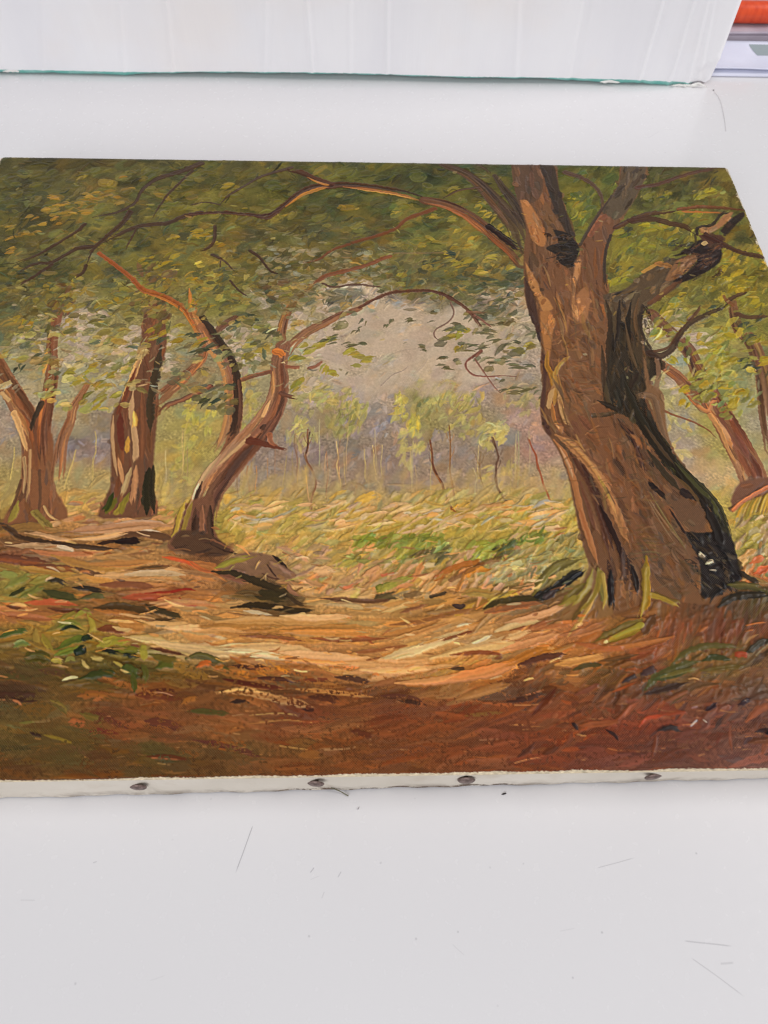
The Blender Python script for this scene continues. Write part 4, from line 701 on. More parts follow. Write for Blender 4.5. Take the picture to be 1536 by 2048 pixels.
# roots and the dark foot
fill((128,94,62),[(1180,1126),(1200,1130),(1214,1180),(1226,1228),(1180,1236),(1120,1240),(1100,1226),(1140,1198),(1164,1168)],ang=50,ln=34,w=5,col2=(112,80,54),h=.16)
for c,w,pts in [((78,56,48),8,((1216,1120),(1224,1160),(1226,1200))),((64,48,42),9,((1246,1096),(1250,1136),(1246,1176))),((92,66,52),7,((1262,1120),(1264,1160),(1258,1196))),((110,78,56),6,((1236,1150),(1236,1190),(1230,1222))),((50,40,36),6,((1254,1110),(1264,1140),(1270,1176)))]:
    S_(c, w, *pts, h=.14, taper=.25, dry=.15)
for c,w,pts in [((34,30,30),7,((1222,1140),(1221,1180),(1224,1226))),((44,38,36),5,((1262,1130),(1272,1160),(1274,1190))),
  ((150,126,62),7,((1196,1136),(1205,1180),(1212,1214))),((150,132,62),6.5,((1186,1138),(1176,1174),(1158,1196),(1136,1214))),((184,154,96),4.5,((1192,1184),(1176,1218),(1154,1250),(1134,1276))),((104,84,50),6,((1184,1180),(1164,1214),(1142,1246))),
  ((156,130,54),8,((1293,1112),(1292,1160),(1293,1199),(1282,1232))),((176,148,62),3,((1293,1130),(1290,1180),(1284,1224))),((130,104,52),7,((1300,1186),(1322,1194),(1346,1204),(1362,1210))),((164,142,56),7,((1284,1256),(1248,1270),(1212,1284))),((122,106,54),6.5,((1284,1240),(1240,1257),(1183,1284))),((220,200,150),3,((1208,1286),(1216,1282))),
  ((96,68,50),9,((1310,1230),(1296,1250),(1284,1272))),((112,100,54),11,((1066,1190),(1090,1156),(1120,1130),(1166,1116))),((140,128,72),4,((1074,1182),(1098,1148),(1130,1126))),((44,42,40),10,((1056,1202),(1100,1184),(1136,1158),(1166,1136))),((30,30,36),7,((1110,1180),(1146,1156),(1172,1140))),((70,56,56),6,((1086,1196),(1100,1190),(1112,1180))),
  ((120,104,50),7,((1124,1206),(1146,1186),(1172,1166))),((66,60,40),8,((968,1218),(994,1203),(1046,1199),(1080,1200))),((174,144,62),5,((976,1200),(1020,1188),(1051,1184))),((190,164,90),2.4,((966,1214),(990,1196),(1030,1186))),((176,134,72),8,((924,1190),(950,1184),(980,1190),(1010,1184))),((72,58,58),5.5,((906,1210),(920,1214),(930,1212))),((180,140,66),5,((948,1206),(930,1220),(904,1234))),
  ((190,146,96),4,((760,1216),(800,1206),(850,1198))),((206,176,128),4.5,((764,1224),(800,1214),(838,1200))),((140,92,66),4,((800,1226),(830,1216),(860,1208))),((112,78,58),4,((640,1196),(692,1199),(745,1202),(785,1198))),((206,178,138),5,((690,1210),(710,1213),(728,1217))),((196,160,120),4,((730,1214),(752,1212),(776,1216))),
  ((84,80,50),7.5,((1456,1170),(1495,1172),(1540,1184))),((50,46,40),8,((1436,1214),(1461,1197),(1500,1190),(1545,1190))),((40,36,34),3,((1420,1206),(1430,1186),(1450,1176))),((150,120,70),5,((1490,1150),(1510,1160),(1540,1168))),((60,52,42),5,((1478,1140),(1496,1156),(1520,1166)))]:
    S_(c, w, *pts, h=.24, taper=.2, col2=jit(np.array(c)*.86,.06))

for c,w,pts in [((172,148,66),7,((1294,1140),(1291,1190),(1278,1238))),((156,136,64),7,((1202,1146),(1190,1188),(1162,1222))),((178,154,84),4,((1206,1148),(1211,1188),(1206,1222))),((166,140,60),6,((1304,1190),(1330,1200),(1358,1214))),((170,150,62),6,((1282,1250),(1250,1264),(1222,1278))),((150,134,66),6,((1150,1194),(1126,1210),(1096,1222)))]:
    S_(c, w, *pts, h=.26, w1=w*.5, col2=jit(np.array(c)*.82,.06))
# ---- bank at the left, stone, shadows, path
for c,w,pts in [((74,56,42),5.5,((20,1062),(34,1072),(65,1080),(104,1086),(156,1092),(208,1098),(236,1098))),((92,68,50),6,((0,1046),(20,1060),(40,1074))),((98,72,54),8,((240,1072),(275,1066),(320,1072),(345,1080))),((42,32,28),7,((228,1082),(255,1082),(284,1082))),((56,42,34),3.5,((194,1088),(215,1084),(232,1080))),
  ((206,160,120),4,((50,1066),(85,1070),(117,1078),(170,1080))),((196,140,102),7,((130,1064),(190,1058),(260,1052),(330,1054))),((204,150,110),5,((230,1048),(290,1044),(345,1052))),((232,212,192),2,((281,1061),(300,1060),(322,1064))),((200,160,120),6,((10,1092),(78,1092),(130,1098),(150,1106))),((212,190,160),4,((110,1092),(136,1098),(150,1106))),
  ((206,130,88),5,((60,1100),(100,1108),(150,1108),(210,1106))),((182,130,72),9,((104,1111),(150,1126),(190,1134),(260,1132),(330,1120))),((190,142,90),6,((190,1112),(250,1104),(305,1090))),((122,74,54),10,((-20,1112),(40,1120),(100,1128))),((120,76,56),7,((60,1134),(110,1136),(160,1142))),((104,72,50),4,((150,1136),(180,1146),(212,1152))),
  ((190,146,76),6,((40,1134),(80,1142),(120,1150),(160,1148))),((194,150,104),7,((190,1152),(250,1150),(320,1142),(390,1146))),((150,108,68),4,((250,1140),(310,1138),(345,1132))),((96,74,50),3,((270,1138),(300,1134),(335,1132))),((206,96,56),4,((325,1114),(350,1118),(380,1126),(410,1142))),((196,110,66),4,((380,1124),(400,1138),(430,1146))),
  ((140,86,60),7,((200,1170),(260,1168),(310,1176))),((190,146,98),5,((230,1160),(300,1158),(380,1162))),((154,52,40),2.6,((290,1187),(338,1184),(372,1178),(393,1182))),((150,50,40),2.4,((359,1196),(370,1208),(385,1211),(402,1211))),((176,88,62),7,((246,1196),(290,1194),(340,1200))),((200,140,96),5,((300,1206),(350,1204),(400,1200))),
  ((190,96,66),6,((50,1206),(100,1204),(160,1212))),((176,110,76),6,((0,1226),(50,1232),(110,1240))),((104,68,50),4,((14,1212),(32,1216),(52,1222))),((196,150,110),4,((20,1210),(44,1210),(60,1220))),((110,70,52),5,((96,1216),(130,1222),(170,1222))),
  ((74,58,40),7,((188,1216),(234,1212),(273,1218),(307,1229))),((66,56,38),6,((292,1209),(312,1220),(340,1228),(372,1240))),((82,64,44),4,((276,1243),(310,1241),(350,1238))),((210,170,124),3,((216,1240),(245,1243),(275,1245))),((206,150,104),3,((240,1228),(280,1234),(320,1240))),((112,66,50),7,((196,1258),(225,1258),(252,1266))),((206,176,132),4,((226,1254),(245,1260),(268,1260))),
  ((206,180,144),6,((246,1273),(299,1281),(352,1291),(404,1298),(470,1302))),((198,168,134),6,((330,1292),(400,1304),(470,1310))),((222,204,184),3.4,((500,1313),(535,1314),(574,1320))),((214,196,170),2.6,((440,1292),(470,1288),(494,1290))),((110,70,54),4,((300,1296),(340,1304),(370,1312))),((124,80,60),3.5,((262,1290),(280,1294))),
  ((172,122,72),7,((400,1252),(470,1250),(540,1246),(600,1252))),((196,152,110),4,((385,1264),(440,1258),(500,1266))),((180,132,78),7,((520,1266),(600,1258),(680,1256),(760,1258))),((206,158,116),3,((470,1290),(540,1288),(590,1296))),((204,150,112),7,((480,1302),(550,1298),(620,1304))),((196,100,62),6,((622,1312),(632,1306))),
  ((212,190,160),3.4,((488,1222),(520,1226),(548,1232))),((196,160,122),3.4,((500,1236),(540,1240),(580,1242))),((190,104,64),3.4,((690,1268),(720,1272),(752,1280))),((160,84,56),2.6,((736,1280),(748,1290))),((190,120,74),3,((620,1230),(650,1234),(680,1232))),((188,136,92),6,((640,1306),(700,1302),(760,1312))),((204,158,112),5,((640,1320),(690,1314),(760,1326)))]:
    S_(c, w, *pts, h=.26, taper=.2, col2=jit(np.array(c)*.9,.06))
fill((132,96,72),[(434,1136),(471,1108),(505,1104),(547,1111),(573,1134),(594,1150),(573,1158),(547,1158),(526,1148),(492,1152)],ang=-25,ln=30,w=4.5,col2=(146,106,82),h=.2)
for c,w,pts in [((156,134,54),6,((430,1136),(466,1121),(512,1110))),((50,40,36),3.4,((545,1110),(562,1124),(576,1140))),((80,58,48),1.8,((524,1146),(545,1156),(566,1158))),((70,50,44),1.6,((534,1128),(546,1146),(556,1156))),((150,112,92),5,((556,1128),(574,1142),(590,1150))),((58,50,36),8,((424,1142),(460,1148),(500,1158),(534,1170),(568,1186),(590,1200))),((128,84,66),5,((440,1150),(470,1158),(496,1166))),((60,54,38),11,((512,1192),(540,1190),(572,1200))),
  ((50,42,32),6.5,((462,1216),(510,1210),(562,1217),(601,1223),(644,1216))),((204,162,114),2.6,((545,1217),(558,1214),(568,1215))),((140,96,72),5,((576,1168),(582,1182),(612,1194))),((76,58,44),4,((575,1190),(596,1206),(614,1212))),((190,146,98),4,((590,1176),(604,1188),(640,1196))),((100,76,48),4,((470,1186),(500,1184),(524,1192))),((196,156,110),5,((450,1206),(472,1206),(490,1204)))]:
    S_(c, w, *pts, h=.2, taper=.2, col2=jit(np.array(c)*.88,.06))
for c,w,pts in [((206,178,140),8,((756,1320),(825,1303),(890,1278),(932,1262))),((216,192,158),3,((800,1300),(850,1288),(900,1266))),((210,186,156),5,((990,1262),(1033,1247),(1088,1246))),((226,208,192),3,((914,1253),(928,1248),(944,1248))),((142,86,64),3,((906,1275),(924,1268),(944,1262))),((228,216,206),4,((940,1290),(960,1282),(984,1270))),
  ((180,126,76),6,((760,1272),(820,1262),(880,1240))),((196,140,92),5,((780,1282),(840,1264),(900,1246))),((150,100,64),5,((780,1250),(840,1244),(900,1228),(960,1216))),((140,96,74),8,((970,1226),(1030,1214),(1090,1208))),((196,140,104),5,((1040,1236),(1090,1224),(1130,1208))),((190,130,92),6,((990,1290),(1050,1276),(1110,1262))),((170,110,76),5,((1030,1276),(1080,1256),(1140,1250))),
  ((92,58,52),8,((1036,1330),(1085,1315),(1140,1312))),((176,114,54),8,((930,1346),(1007,1332),(1046,1314),(1088,1298),(1130,1296))),((200,138,100),8,((812,1368),(890,1360),(981,1348),(1030,1332))),((182,86,56),4,((756,1336),(790,1338),(812,1337),(850,1340))),((210,160,112),4,((800,1350),(860,1336),(920,1330))),((200,150,100),6,((860,1316),(930,1306),(1000,1300))),((86,66,52),4,((902,1338),(920,1337),(930,1338))),((112,72,48),3,((990,1318),(1006,1314))),((212,168,124),3,((1000,1306),(1014,1300),(1024,1298))),
  ((204,150,108),7,((700,1346),(750,1340),(800,1352))),((206,160,118),4,((690,1326),(740,1332),(790,1326))),((186,134,84),8,((1110,1330),(1160,1322),(1214,1312))),((196,144,92),3,((1120,1322),(1170,1316),(1210,1306))),((160,110,66),9,((912,1400),(968,1382),(1022,1366))),((178,128,82),3,((930,1398),(980,1384),(1016,1374))),((80,72,46),5,((1146,1340),(1176,1330),(1204,1330))),((100,72,46),4,((1200,1322),(1240,1316),(1278,1308))),
  ((176,112,66),5,((1180,1306),(1240,1296),(1310,1284),(1350,1272))),((168,100,66),5,((1150,1286),(1210,1298),(1260,1296)))]:
    S_(c, w, *pts, h=.28, taper=.18, col2=jit(np.array(c)*.9,.06))
for c,w,pts in [((214,186,148),10,((752,1322),(820,1304),(880,1282),(934,1260))),((222,198,164),6,((800,1306),(860,1290),(910,1268))),((208,172,132),9,((860,1318),(930,1300),(1000,1290),(1060,1272))),((212,160,116),9,((640,1330),(720,1322),(800,1330),(870,1322))),((204,146,100),9,((560,1316),(640,1320),(700,1330))),((216,178,140),7,((470,1296),(560,1296),(640,1306))),((198,150,100),9,((430,1244),(520,1240),(610,1244),(700,1240))),((190,136,80),8,((560,1262),(660,1264),(760,1268))),((212,184,146),6,((990,1264),(1040,1248),(1096,1244))),((206,150,112),8,((1000,1302),(1070,1284),(1130,1266))),((206,140,92),8,((880,1358),(960,1344),(1030,1322))),((214,158,112),6,((790,1366),(860,1362),(920,1350))),
  ((146,88,58),4,((620,1276),(700,1280),(780,1276))),((140,84,56),3.5,((840,1292),(900,1276),(950,1262))),((150,90,56),4,((480,1272),(560,1276),(620,1284))),((120,72,52),4,((900,1312),(960,1306),(1010,1310))),((150,94,62),4,((700,1306),(760,1300),(820,1290))),((136,78,52),4,((1020,1262),(1070,1252),(1120,1232))),((210,176,136),6,((250,1150),(310,1146),(370,1150))),((206,150,106),7,((190,1064),(250,1058),(320,1052))),((214,172,130),5,((140,1078),(200,1074),(260,1066))),((196,140,84),8,((180,1128),(250,1128),(320,1122))),((206,164,120),6,((310,1250),(370,1256),(430,1252))),((200,128,86),6,((320,1206),(380,1206),(440,1210))),((212,170,126),5,((270,1240),(330,1248),(390,1246)))]:
    S_(c, w, *pts, h=.3, taper=.22, col2=jit(np.array(c)*.9,.05), cv=.08)
for c,w,pts in [((222,196,164),7,((770,1318),(840,1300),(900,1276))),((214,168,136),8,((560,1306),(640,1312),(720,1318))),((218,176,144),7,((720,1340),(800,1342),(880,1332))),((224,200,172),5,((420,1300),(500,1304),(570,1312))),((216,182,146),6,((940,1296),(1010,1278),(1070,1260))),((214,164,130),6,((1010,1246),(1070,1234),(1130,1214))),((212,176,140),6,((560,1232),(640,1236),(720,1230))),((216,184,150),5,((300,1284),(360,1294),(420,1300)))]:
    S_(c, w, *pts, h=.3, taper=.22, col2=jit(np.array(c)*.93,.04), cv=.07)
# ferns, bottom left
for c,c2,w,pts in [((140,140,66),(96,104,50),7,((116,1256),(140,1246),(166,1258))),((40,50,28),None,3,((122,1262),(144,1254),(166,1262))),((116,128,54),(70,86,40),7,((112,1300),(146,1283),(182,1274))),((34,46,30),None,5,((164,1282),(176,1276),(182,1274))),((128,138,60),(84,98,44),6,((110,1312),(141,1302),(166,1298))),((30,44,34),None,7,((150,1306),(162,1302),(170,1296))),
  ((90,104,58),(60,76,42),6,((-6,1278),(30,1264),(60,1264))),((160,170,120),None,3,((30,1288),(44,1282),(58,1290))),((110,130,84),None,5,((28,1294),(46,1288),(60,1292))),((164,154,66),(120,120,52),9,((196,1292),(228,1281),(258,1286))),((178,168,84),None,4,((198,1282),(212,1288),(228,1280))),((32,42,30),None,7,((206,1303),(244,1304),(284,1316))),((164,154,70),(130,126,56),8,((284,1292),(288,1306),(290,1322))),((110,112,48),None,7,((230,1300),(260,1300),(280,1304))),
  ((152,138,64),None,6,((86,1270),(96,1290),(108,1306))),((150,126,66),None,6,((72,1256),(74,1276),(76,1292))),((150,140,66),None,6,((176,1230),(186,1250),(184,1274))),((140,132,60),None,5,((150,1236),(172,1222),(186,1232))),((130,120,60),None,5,((120,1240),(140,1230),(156,1224))),((150,146,76),None,8,((0,1146),(20,1150),(34,1156))),((156,150,80),(110,112,56),7,((10,1176),(40,1160),(64,1150))),((150,140,70),None,7,((60,1166),(86,1160),(104,1158))),
  ((60,62,40),None,5,((20,1192),(36,1184),(54,1176))),((130,128,66),(96,98,50),7,((40,1196),(66,1182),(92,1170))),((74,74,44),(56,58,38),8,((88,1182),(120,1192),(166,1200))),((52,44,36),None,4.5,((96,1162),(116,1162),(140,1172))),((50,44,36),None,5,((146,1176),(178,1178),(214,1186))),((90,86,50),None,5,((160,1198),(190,1192),(214,1196))),((216,186,150),None,2,((92,1162),(100,1158),(112,1158))),((90,84,42),(66,66,36),11,((50,1316),(76,1312),(104,1322))),
  ((66,72,38),(50,58,32),8,((160,1358),(208,1346),(236,1352))),((40,50,32),(56,66,36),9,((244,1334),(266,1342),(284,1352))),((80,86,40),None,6,((266,1346),(268,1366),(268,1386))),((92,92,46),None,6,((284,1330),(292,1344),(290,1366))),((192,172,116),None,4.5,((182,1314),(194,1318),(208,1318))),((190,170,120),None,3.6,((164,1320),(170,1330),(180,1338))),((150,150,90),None,4,((132,1324),(142,1316),(150,1322))),((176,164,96),None,3.4,((228,1324),(240,1330),(248,1336))),((172,158,80),None,5,((104,1322),(118,1322),(124,1330))),
  ((84,92,44),None,7,((312,1336),(332,1328),(350,1336))),((90,84,44),None,7,((300,1310),(330,1318),(362,1322))),((84,80,44),None,7,((372,1318),(400,1312),(440,1326),(462,1342))),((198,106,56),(176,96,50),6,((394,1334),(410,1326),(424,1330))),((190,118,56),None,5,((430,1334),(448,1332)))]:
    S_(c, w, *pts, h=.34, taper=.25, col2=c2 if c2 else jit(np.array(c)*.85,.05))
for c,w,pts in [((70,48,40),10,((-30,1392),(39,1394),(88,1398))),((88,64,50),7,((78,1340),(110,1344),(148,1354))),((84,74,46),6,((-20,1352),(30,1354),(66,1358))),((170,98,58),8,((138,1444),(154,1446),(172,1450))),((104,58,44),6,((192,1424),(221,1440),(256,1458))),((116,56,42),5.5,((180,1463),(206,1462),(238,1468))),((142,90,52),9,((156,1392),(190,1388),(226,1402))),((176,108,66),4,((186,1400),(200,1398),(208,1402))),((112,60,42),10,((272,1390),(315,1388),(362,1400))),((82,46,36),3.4,((300,1380),(340,1380),(366,1390))),((206,160,130),1.2,((310,1384),(330,1386),(346,1392))),
  ((160,104,52),6,((364,1408),(380,1398),(396,1398))),((142,120,50),3,((88,1470),(120,1478),(152,1489))),((60,42,36),3.4,((60,1465),(75,1470),(90,1474))),((96,56,44),10,((290,1442),(330,1448),(368,1458))),((92,52,36),4.5,((294,1513),(340,1514),(384,1520))),((180,110,70),1.2,((304,1516),(330,1518),(362,1520))),((96,54,44),6,((386,1480),(440,1490),(500,1506),(520,1514))),((180,120,80),1.4,((-10,1400),(24,1400),(44,1408))),((184,116,80),3,((26,1400),(36,1404),(44,1412))),((110,96,50),7,((100,1400),(120,1412),(136,1430))),((104,92,48),8,((160,1426),(190,1436),(206,1444))),((120,110,52),3,((40,1446),(70,1444))),
  ((198,144,94),8,((430,1386),(489,1382),(549,1396),(601,1408),(628,1416))),((214,166,116),3,((440,1384),(490,1380),(540,1390))),((192,130,78),4.5,((592,1378),(666,1384),(757,1396))),((196,130,60),6,((476,1344),(490,1348),(500,1356))),((192,126,60),5,((514,1342),(528,1346),(538,1354))),((200,138,64),6,((552,1332),(568,1338),(580,1348))),((74,46,40),6,((466,1332),(500,1334),(540,1336))),((46,36,34),4.5,((460,1404),(480,1402),(500,1406))),((74,46,38),7,((618,1394),(650,1396),(686,1404))),((80,40,36),5,((446,1358),(510,1370),(584,1380))),((76,46,42),5,((510,1356),(560,1358),(600,1366))),((98,56,46),4,((592,1362),(640,1360),(660,1362))),((66,44,42),6,((670,1354),(710,1358),(748,1368))),
  ((84,80,42),6,((376,1422),(420,1424),(474,1430))),((92,50,34),6,((702,1462),(726,1468),(748,1476))),((64,40,34),3.5,((604,1418),(620,1420),(628,1420))),((90,54,40),6.5,((762,1392),(812,1396),(854,1410))),((60,44,38),4,((800,1402),(826,1404),(846,1412))),((70,48,42),5.5,((1014,1404),(1059,1396),(1090,1384))),((176,116,80),1.5,((1052,1390),(1070,1386),(1090,1378))),((190,140,100),1,((1030,1410),(1060,1410),(1080,1408))),((126,90,44),4,((930,1432),(970,1428),(1010,1424))),
  ((198,160,96),1,((500,1430),(560,1426),(600,1432))),((190,140,80),1,((520,1444),(580,1440),(640,1448))),((196,146,80),1,((560,1492),(590,1496),(620,1500))),((190,140,90),1,((650,1500),(690,1498),(712,1494))),((200,150,110),1,((1030,1526),(1060,1518),(1092,1514))),((176,120,84),1,((960,1480),(1000,1478)))]:
    S_(c, w, *pts, h=.14, taper=.22, col2=jit(np.array(c)*.88,.06), dry=.12)
for c,w,pts in [((94,90,54),6.5,((1342,1330),(1370,1306),(1409,1293),(1440,1292),(1490,1294))),((62,70,48),5.5,((1404,1322),(1430,1314),(1464,1322))),((102,90,54),5,((1400,1342),(1445,1336),(1498,1332))),((86,86,54),8,((1290,1380),(1313,1354),(1357,1334),(1400,1322))),((70,76,50),6,((1306,1360),(1340,1352),(1380,1340))),((112,104,62),4,((1320,1356),(1360,1344),(1396,1338))),((52,52,42),7,((1492,1306),(1512,1292),(1545,1274))),((150,150,146),1.2,((1512,1311),(1522,1300),(1540,1286))),((160,76,54),6,((1470,1312),(1482,1308),(1496,1312))),  # the thin grey-white line is a gloss highlight painted as colour
  ((194,82,50),3.4,((1278,1454),(1292,1438),(1312,1433),(1330,1430))),((150,74,48),4,((1320,1430),(1350,1426),(1372,1424))),((78,58,60),7,((1282,1350),(1300,1342),(1312,1336))),((72,56,52),7,((1290,1388),(1330,1378),(1376,1366))),((110,80,54),6,((1340,1410),(1370,1384),(1396,1370),(1440,1368))),((130,82,58),4,((1330,1404),(1360,1390),(1380,1380))),((60,48,42),5,((1316,1462),(1340,1456),(1366,1462))),((150,84,52),6,((1160,1452),(1200,1448),(1240,1444))),((60,44,40),3.4,((1144,1446),(1150,1452),(1156,1462))),((58,40,36),3,((1212,1460),(1228,1470),(1236,1480))),((176,90,54),2.6,((1226,1384),(1250,1374),(1276,1364))),((80,62,62),5,((1244,1366),(1262,1356),(1276,1350))),((120,70,52),5,((1150,1390),(1180,1378),(1200,1366))),
  ((64,48,52),5,((1410,1422),(1424,1414),(1434,1406))),((140,82,58),5,((1436,1424),(1450,1416),(1462,1410))),((62,46,50),5,((1476,1410),(1490,1404),(1500,1396))),((100,72,60),7,((1500,1400),(1530,1392),(1560,1396))),((64,46,44),4,((1510,1464),(1530,1460),(1560,1462))),((120,76,56),6,((1496,1486),(1520,1482),(1560,1480))),((34,28,30),4,((1530,1466),(1545,1470))),((206,200,206),1.6,((1382,1452),(1388,1446),(1394,1440))),((196,170,160),1.4,((1406,1440),(1414,1446))),((150,120,130),2,((1384,1416),(1396,1412)))]:  # last pale touches: glints on the paint ridges, put into the colour
    S_(c, w, *pts, h=.26, taper=.22, col2=jit(np.array(c)*.86,.06))
# thin scumbles: bare threads catching in the thin brown, and short crusty touches over the thick parts
scatter(170,(-250,1400,1800,1530),lambda p:0,26,.8,.03,v=.1,spread=5,pal=[(176,124,70),(160,104,58),(196,146,90)],pp=1.,op=.45,dry=.75)
scatter(420,(0,1050,1540,1360),lambda p:gang(p),24,1.8,.25,v=.10,spread=14,pal=[(214,172,124),(200,146,96),(160,104,64),(126,80,54),(222,188,148),(210,156,108)],pp=.5,op=.85,test=lambda p:not(p[0]>1140 and p[1]<1200) and not (p[0]>1180 and rng.random()<.75))
scatter(120,(440,980,1150,1180),lambda p:36,20,1.4,.3,v=.08,spread=20,pal=[(210,178,120),(150,126,66),(196,160,110),(136,112,64),(176,160,84)],pp=.6,op=.8)
scatter(200,(-20,330,1500,760),lambda p:20,10,1.4,.12,v=.12,spread=30,pal=[(176,150,80),(70,66,46),(150,134,90)],pp=.6,op=.6)

# ---- bare primed canvas at the edges, ragged
nz = blur2(rng.random((HT, NX)), 2); nz = (nz-nz.min())/(nz.max()-nz.min())
yy = np.arange(HT)[:, None].astype(float); xx = np.arange(NX)[None, :].astype(float)
def wob(n, step, k, amp):
    m = n//step+3
    return np.interp(np.arange(n), np.arange(m)*step, smooth1(rng.normal(size=m), k)*amp)
wav = wob(NX, 20, 3, 3.2)[None, :]
e_near = np.clip((yy-(NY+2.0+wav*.9)+(nz-.5)*4.2)*1.1, 0, 1)
wv = np.clip(wob(HT, 9, 2, 3.4)+.4, -2, 6)[:, None]
e_side = np.clip(((wv-xx)+(nz-.5)*9), 0, 1)+np.clip(((wv[::-1]-(NX-1-xx))+(nz-.5)*9), 0, 1)
wf = np.clip(wob(NX, 18, 2, 1.6)-.6, -2, 4)[None, :]
e_far = np.clip((wf-yy)+(nz-.5)*5, 0, 1)
E = np.clip(e_near+e_side+e_far, 0, 1)[..., None].astype(np.float32)
COL[:] = COL*(1-E)+np.array([196,186,172], np.float32)*(1+.04*GR2[..., None])*E
HGT *= (1-.9*E[..., 0])
# crisp touch: strengthen the small colour contrasts between neighbouring marks
for ch in range(3):
    c_ = COL[..., ch]; bl = c_
    for ax in (0, 1):
        bl = (np.roll(bl, 2, ax)+np.roll(bl, 1, ax)*2+bl*2+np.roll(bl, -1, ax)*2+np.roll(bl, -2, ax))/8
    COL[..., ch] = c_+.55*(c_-bl)*(1-E[..., 0])
# grain of the cloth and fine pigment
COL *= (1+.016*GR2+.02*(GRAIN-.5))[..., None]
pm = np.clip((iy_-1150)/80, 0, 1)*np.clip((1420-iy_)/60, 0, 1)                     # the sunlit path is painted warmer
COL[..., 0] *= (1+.05*pm)[:, None]; COL[..., 1] *= (1+.015*pm)[:, None]; COL[..., 2] *= (1-.10*pm)[:, None]
np.clip(COL, 6, 252, out=COL)
# ---------------------------------------------------------------- PAINT END

# ------------------------------------------------------------ the painting: relief mesh of the canvas
THICK = 0.018
m = NT("oil_paint"); at = m.n('ShaderNodeAttribute', attribute_name='paint'); th = m.n('ShaderNodeAttribute', attribute_name='thin')
P = m.obj(); sx = m.sep(P)
K = 2*math.pi/.00074
wob_ = m.math('MULTIPLY', m.noise(P, 130., 1), 1.6)
wv_ = m.math('MULTIPLY', m.math('SINE', m.math('ADD', m.math('MULTIPLY', sx[0], K), wob_)), m.math('SINE', m.math('ADD', m.math('MULTIPLY', sx[1], K), wob_)))
hh_ = m.math('ADD', m.math('MULTIPLY', m.math('MULTIPLY', wv_, th.outputs['Fac']), .6), m.math('MULTIPLY', m.noise(P, 1500., 2), .5))
m.bump(hh_, .55, .00012)
PAINT = m.base(m.mix(m.math('MULTIPLY', m.ramp(wv_, .2, 1.), m.math('MULTIPLY', th.outputs['Fac'], .16)), at.outputs['Color'], (.62, .5, .36, 1)), m.math('ADD', m.ramp(th.outputs['Fac'], .1, .8, .36, .54), m.ramp(m.noise(P, 45., 3), .3, .7, -.04, .06)), m.ramp(th.outputs['Fac'], .1, .8, .24, .14))
m = NT("primed_canvas"); P = m.obj(); sx = m.sep(P)
wob_ = m.math('MULTIPLY', m.noise(P, 130., 1), 1.6)
wv_ = m.math('MULTIPLY', m.math('SINE', m.math('ADD', m.math('MULTIPLY', sx[0], K), wob_)), m.math('SINE', m.math('ADD', m.math('MULTIPLY', m.math('ADD', sx[2], sx[1]), K), wob_)))
m.bump(m.math('ADD', wv_, m.math('MULTIPLY', m.noise(P, 900., 2), .8)), .6, .00014)
dirt = m.math('MULTIPLY', m.ramp(m.noise(P, 60., 4, .7), .44, .60), m.ramp(sx[2], .006, .001))
c_ = m.mix(m.ramp(m.noise(P, 24., 4), .35, .7), rgb(222, 214, 202), rgb(208, 199, 185))
ln_ = m.math('MULTIPLY', m.math('MULTIPLY', m.ramp(sx[0], -.030, -.020), m.ramp(sx[0], .062, .050)), m.math('MULTIPLY', m.ramp(m.math('ADD', sx[2], m.math('MULTIPLY', m.noise(P, 90., 3), .0022)), .0042, .0030), m.ramp(m.noise(P, 420., 3, .7), .40, .52)))
st_ = m.math('MULTIPLY', m.ramp(m.noise(P, 38., 5, .65), .56, .72), .35)
c_ = m.mix(st_, c_, rgb(176, 156, 130))
c_ = m.mix(m.math('MAXIMUM', m.math('MULTIPLY', dirt, .7), m.math('MULTIPLY', ln_, .9)), c_, rgb(84, 60, 44))
CANVAS = m.base(c_, .8, .2)

paint_root = link(bpy.data.objects.new("oil_painting", None))
ctr = (un(*CORN_PX[0], THICK)+un(*CORN_PX[1], THICK)+un(*CORN_PX[2], THICK)+un(*CORN_PX[3], THICK))/4
paint_root.location = (float(ctr[0]), float(ctr[1]), 0.)
O = np.array([ctr[0], ctr[1], 0.])
tag(paint_root, "unframed woodland oil painting on a tacked canvas lying flat on the table", "painting")
gx_, gy_ = np.meshgrid(np.arange(NX), np.arange(NY))
V2 = itx(np.c_[gx_.ravel(), gy_.ravel()])
D = FW[None]*CF+np.c_[V2[:, 0]-768., np.zeros(len(V2)), np.zeros(len(V2))]+UP[None]*(1024.-V2[:, 1:2])
XY = (np.array([[0, 0, CAM_H]])+D*((THICK-CAM_H)/D[:, 2:3])).reshape(NY, NX, 3)
relief = HGT*np.clip((NY-2-np.arange(HT))/9., 0.12, 1)[:, None]
for ax in (0, 1):                                    # settle the paint by one soft pass
    relief = .5*relief+.25*(np.roll(relief, 1, ax)+np.roll(relief, -1, ax))
r_fold = .0009
VV = np.zeros((HT, NX, 3)); VV[:NY] = XY
uu = np.linspace(0, 1, NX)[None, :]; vv = np.linspace(0, 1, NY)[:, None]
sag = -.0009*(np.sin(math.pi*uu)**.7)*(np.sin(math.pi*vv)**.7)           # the cloth hangs a little between the bars
VV[:NY, :, 2] += sag+relief[:NY]*.0032
edge_dir = XY[NY-1]-XY[NY-2]; edge_dir /= np.linalg.norm(edge_dir, axis=1)[:, None]
fall = np.linspace(0, 1, PAD+1)[1:]*(math.pi/2)
for k, a_ in enumerate(fall):
    VV[NY+k] = XY[NY-1]+edge_dir*(r_fold*math.sin(a_)); VV[NY+k, :, 2] -= r_fold*(1-math.cos(a_))-relief[NY+k]*.0006
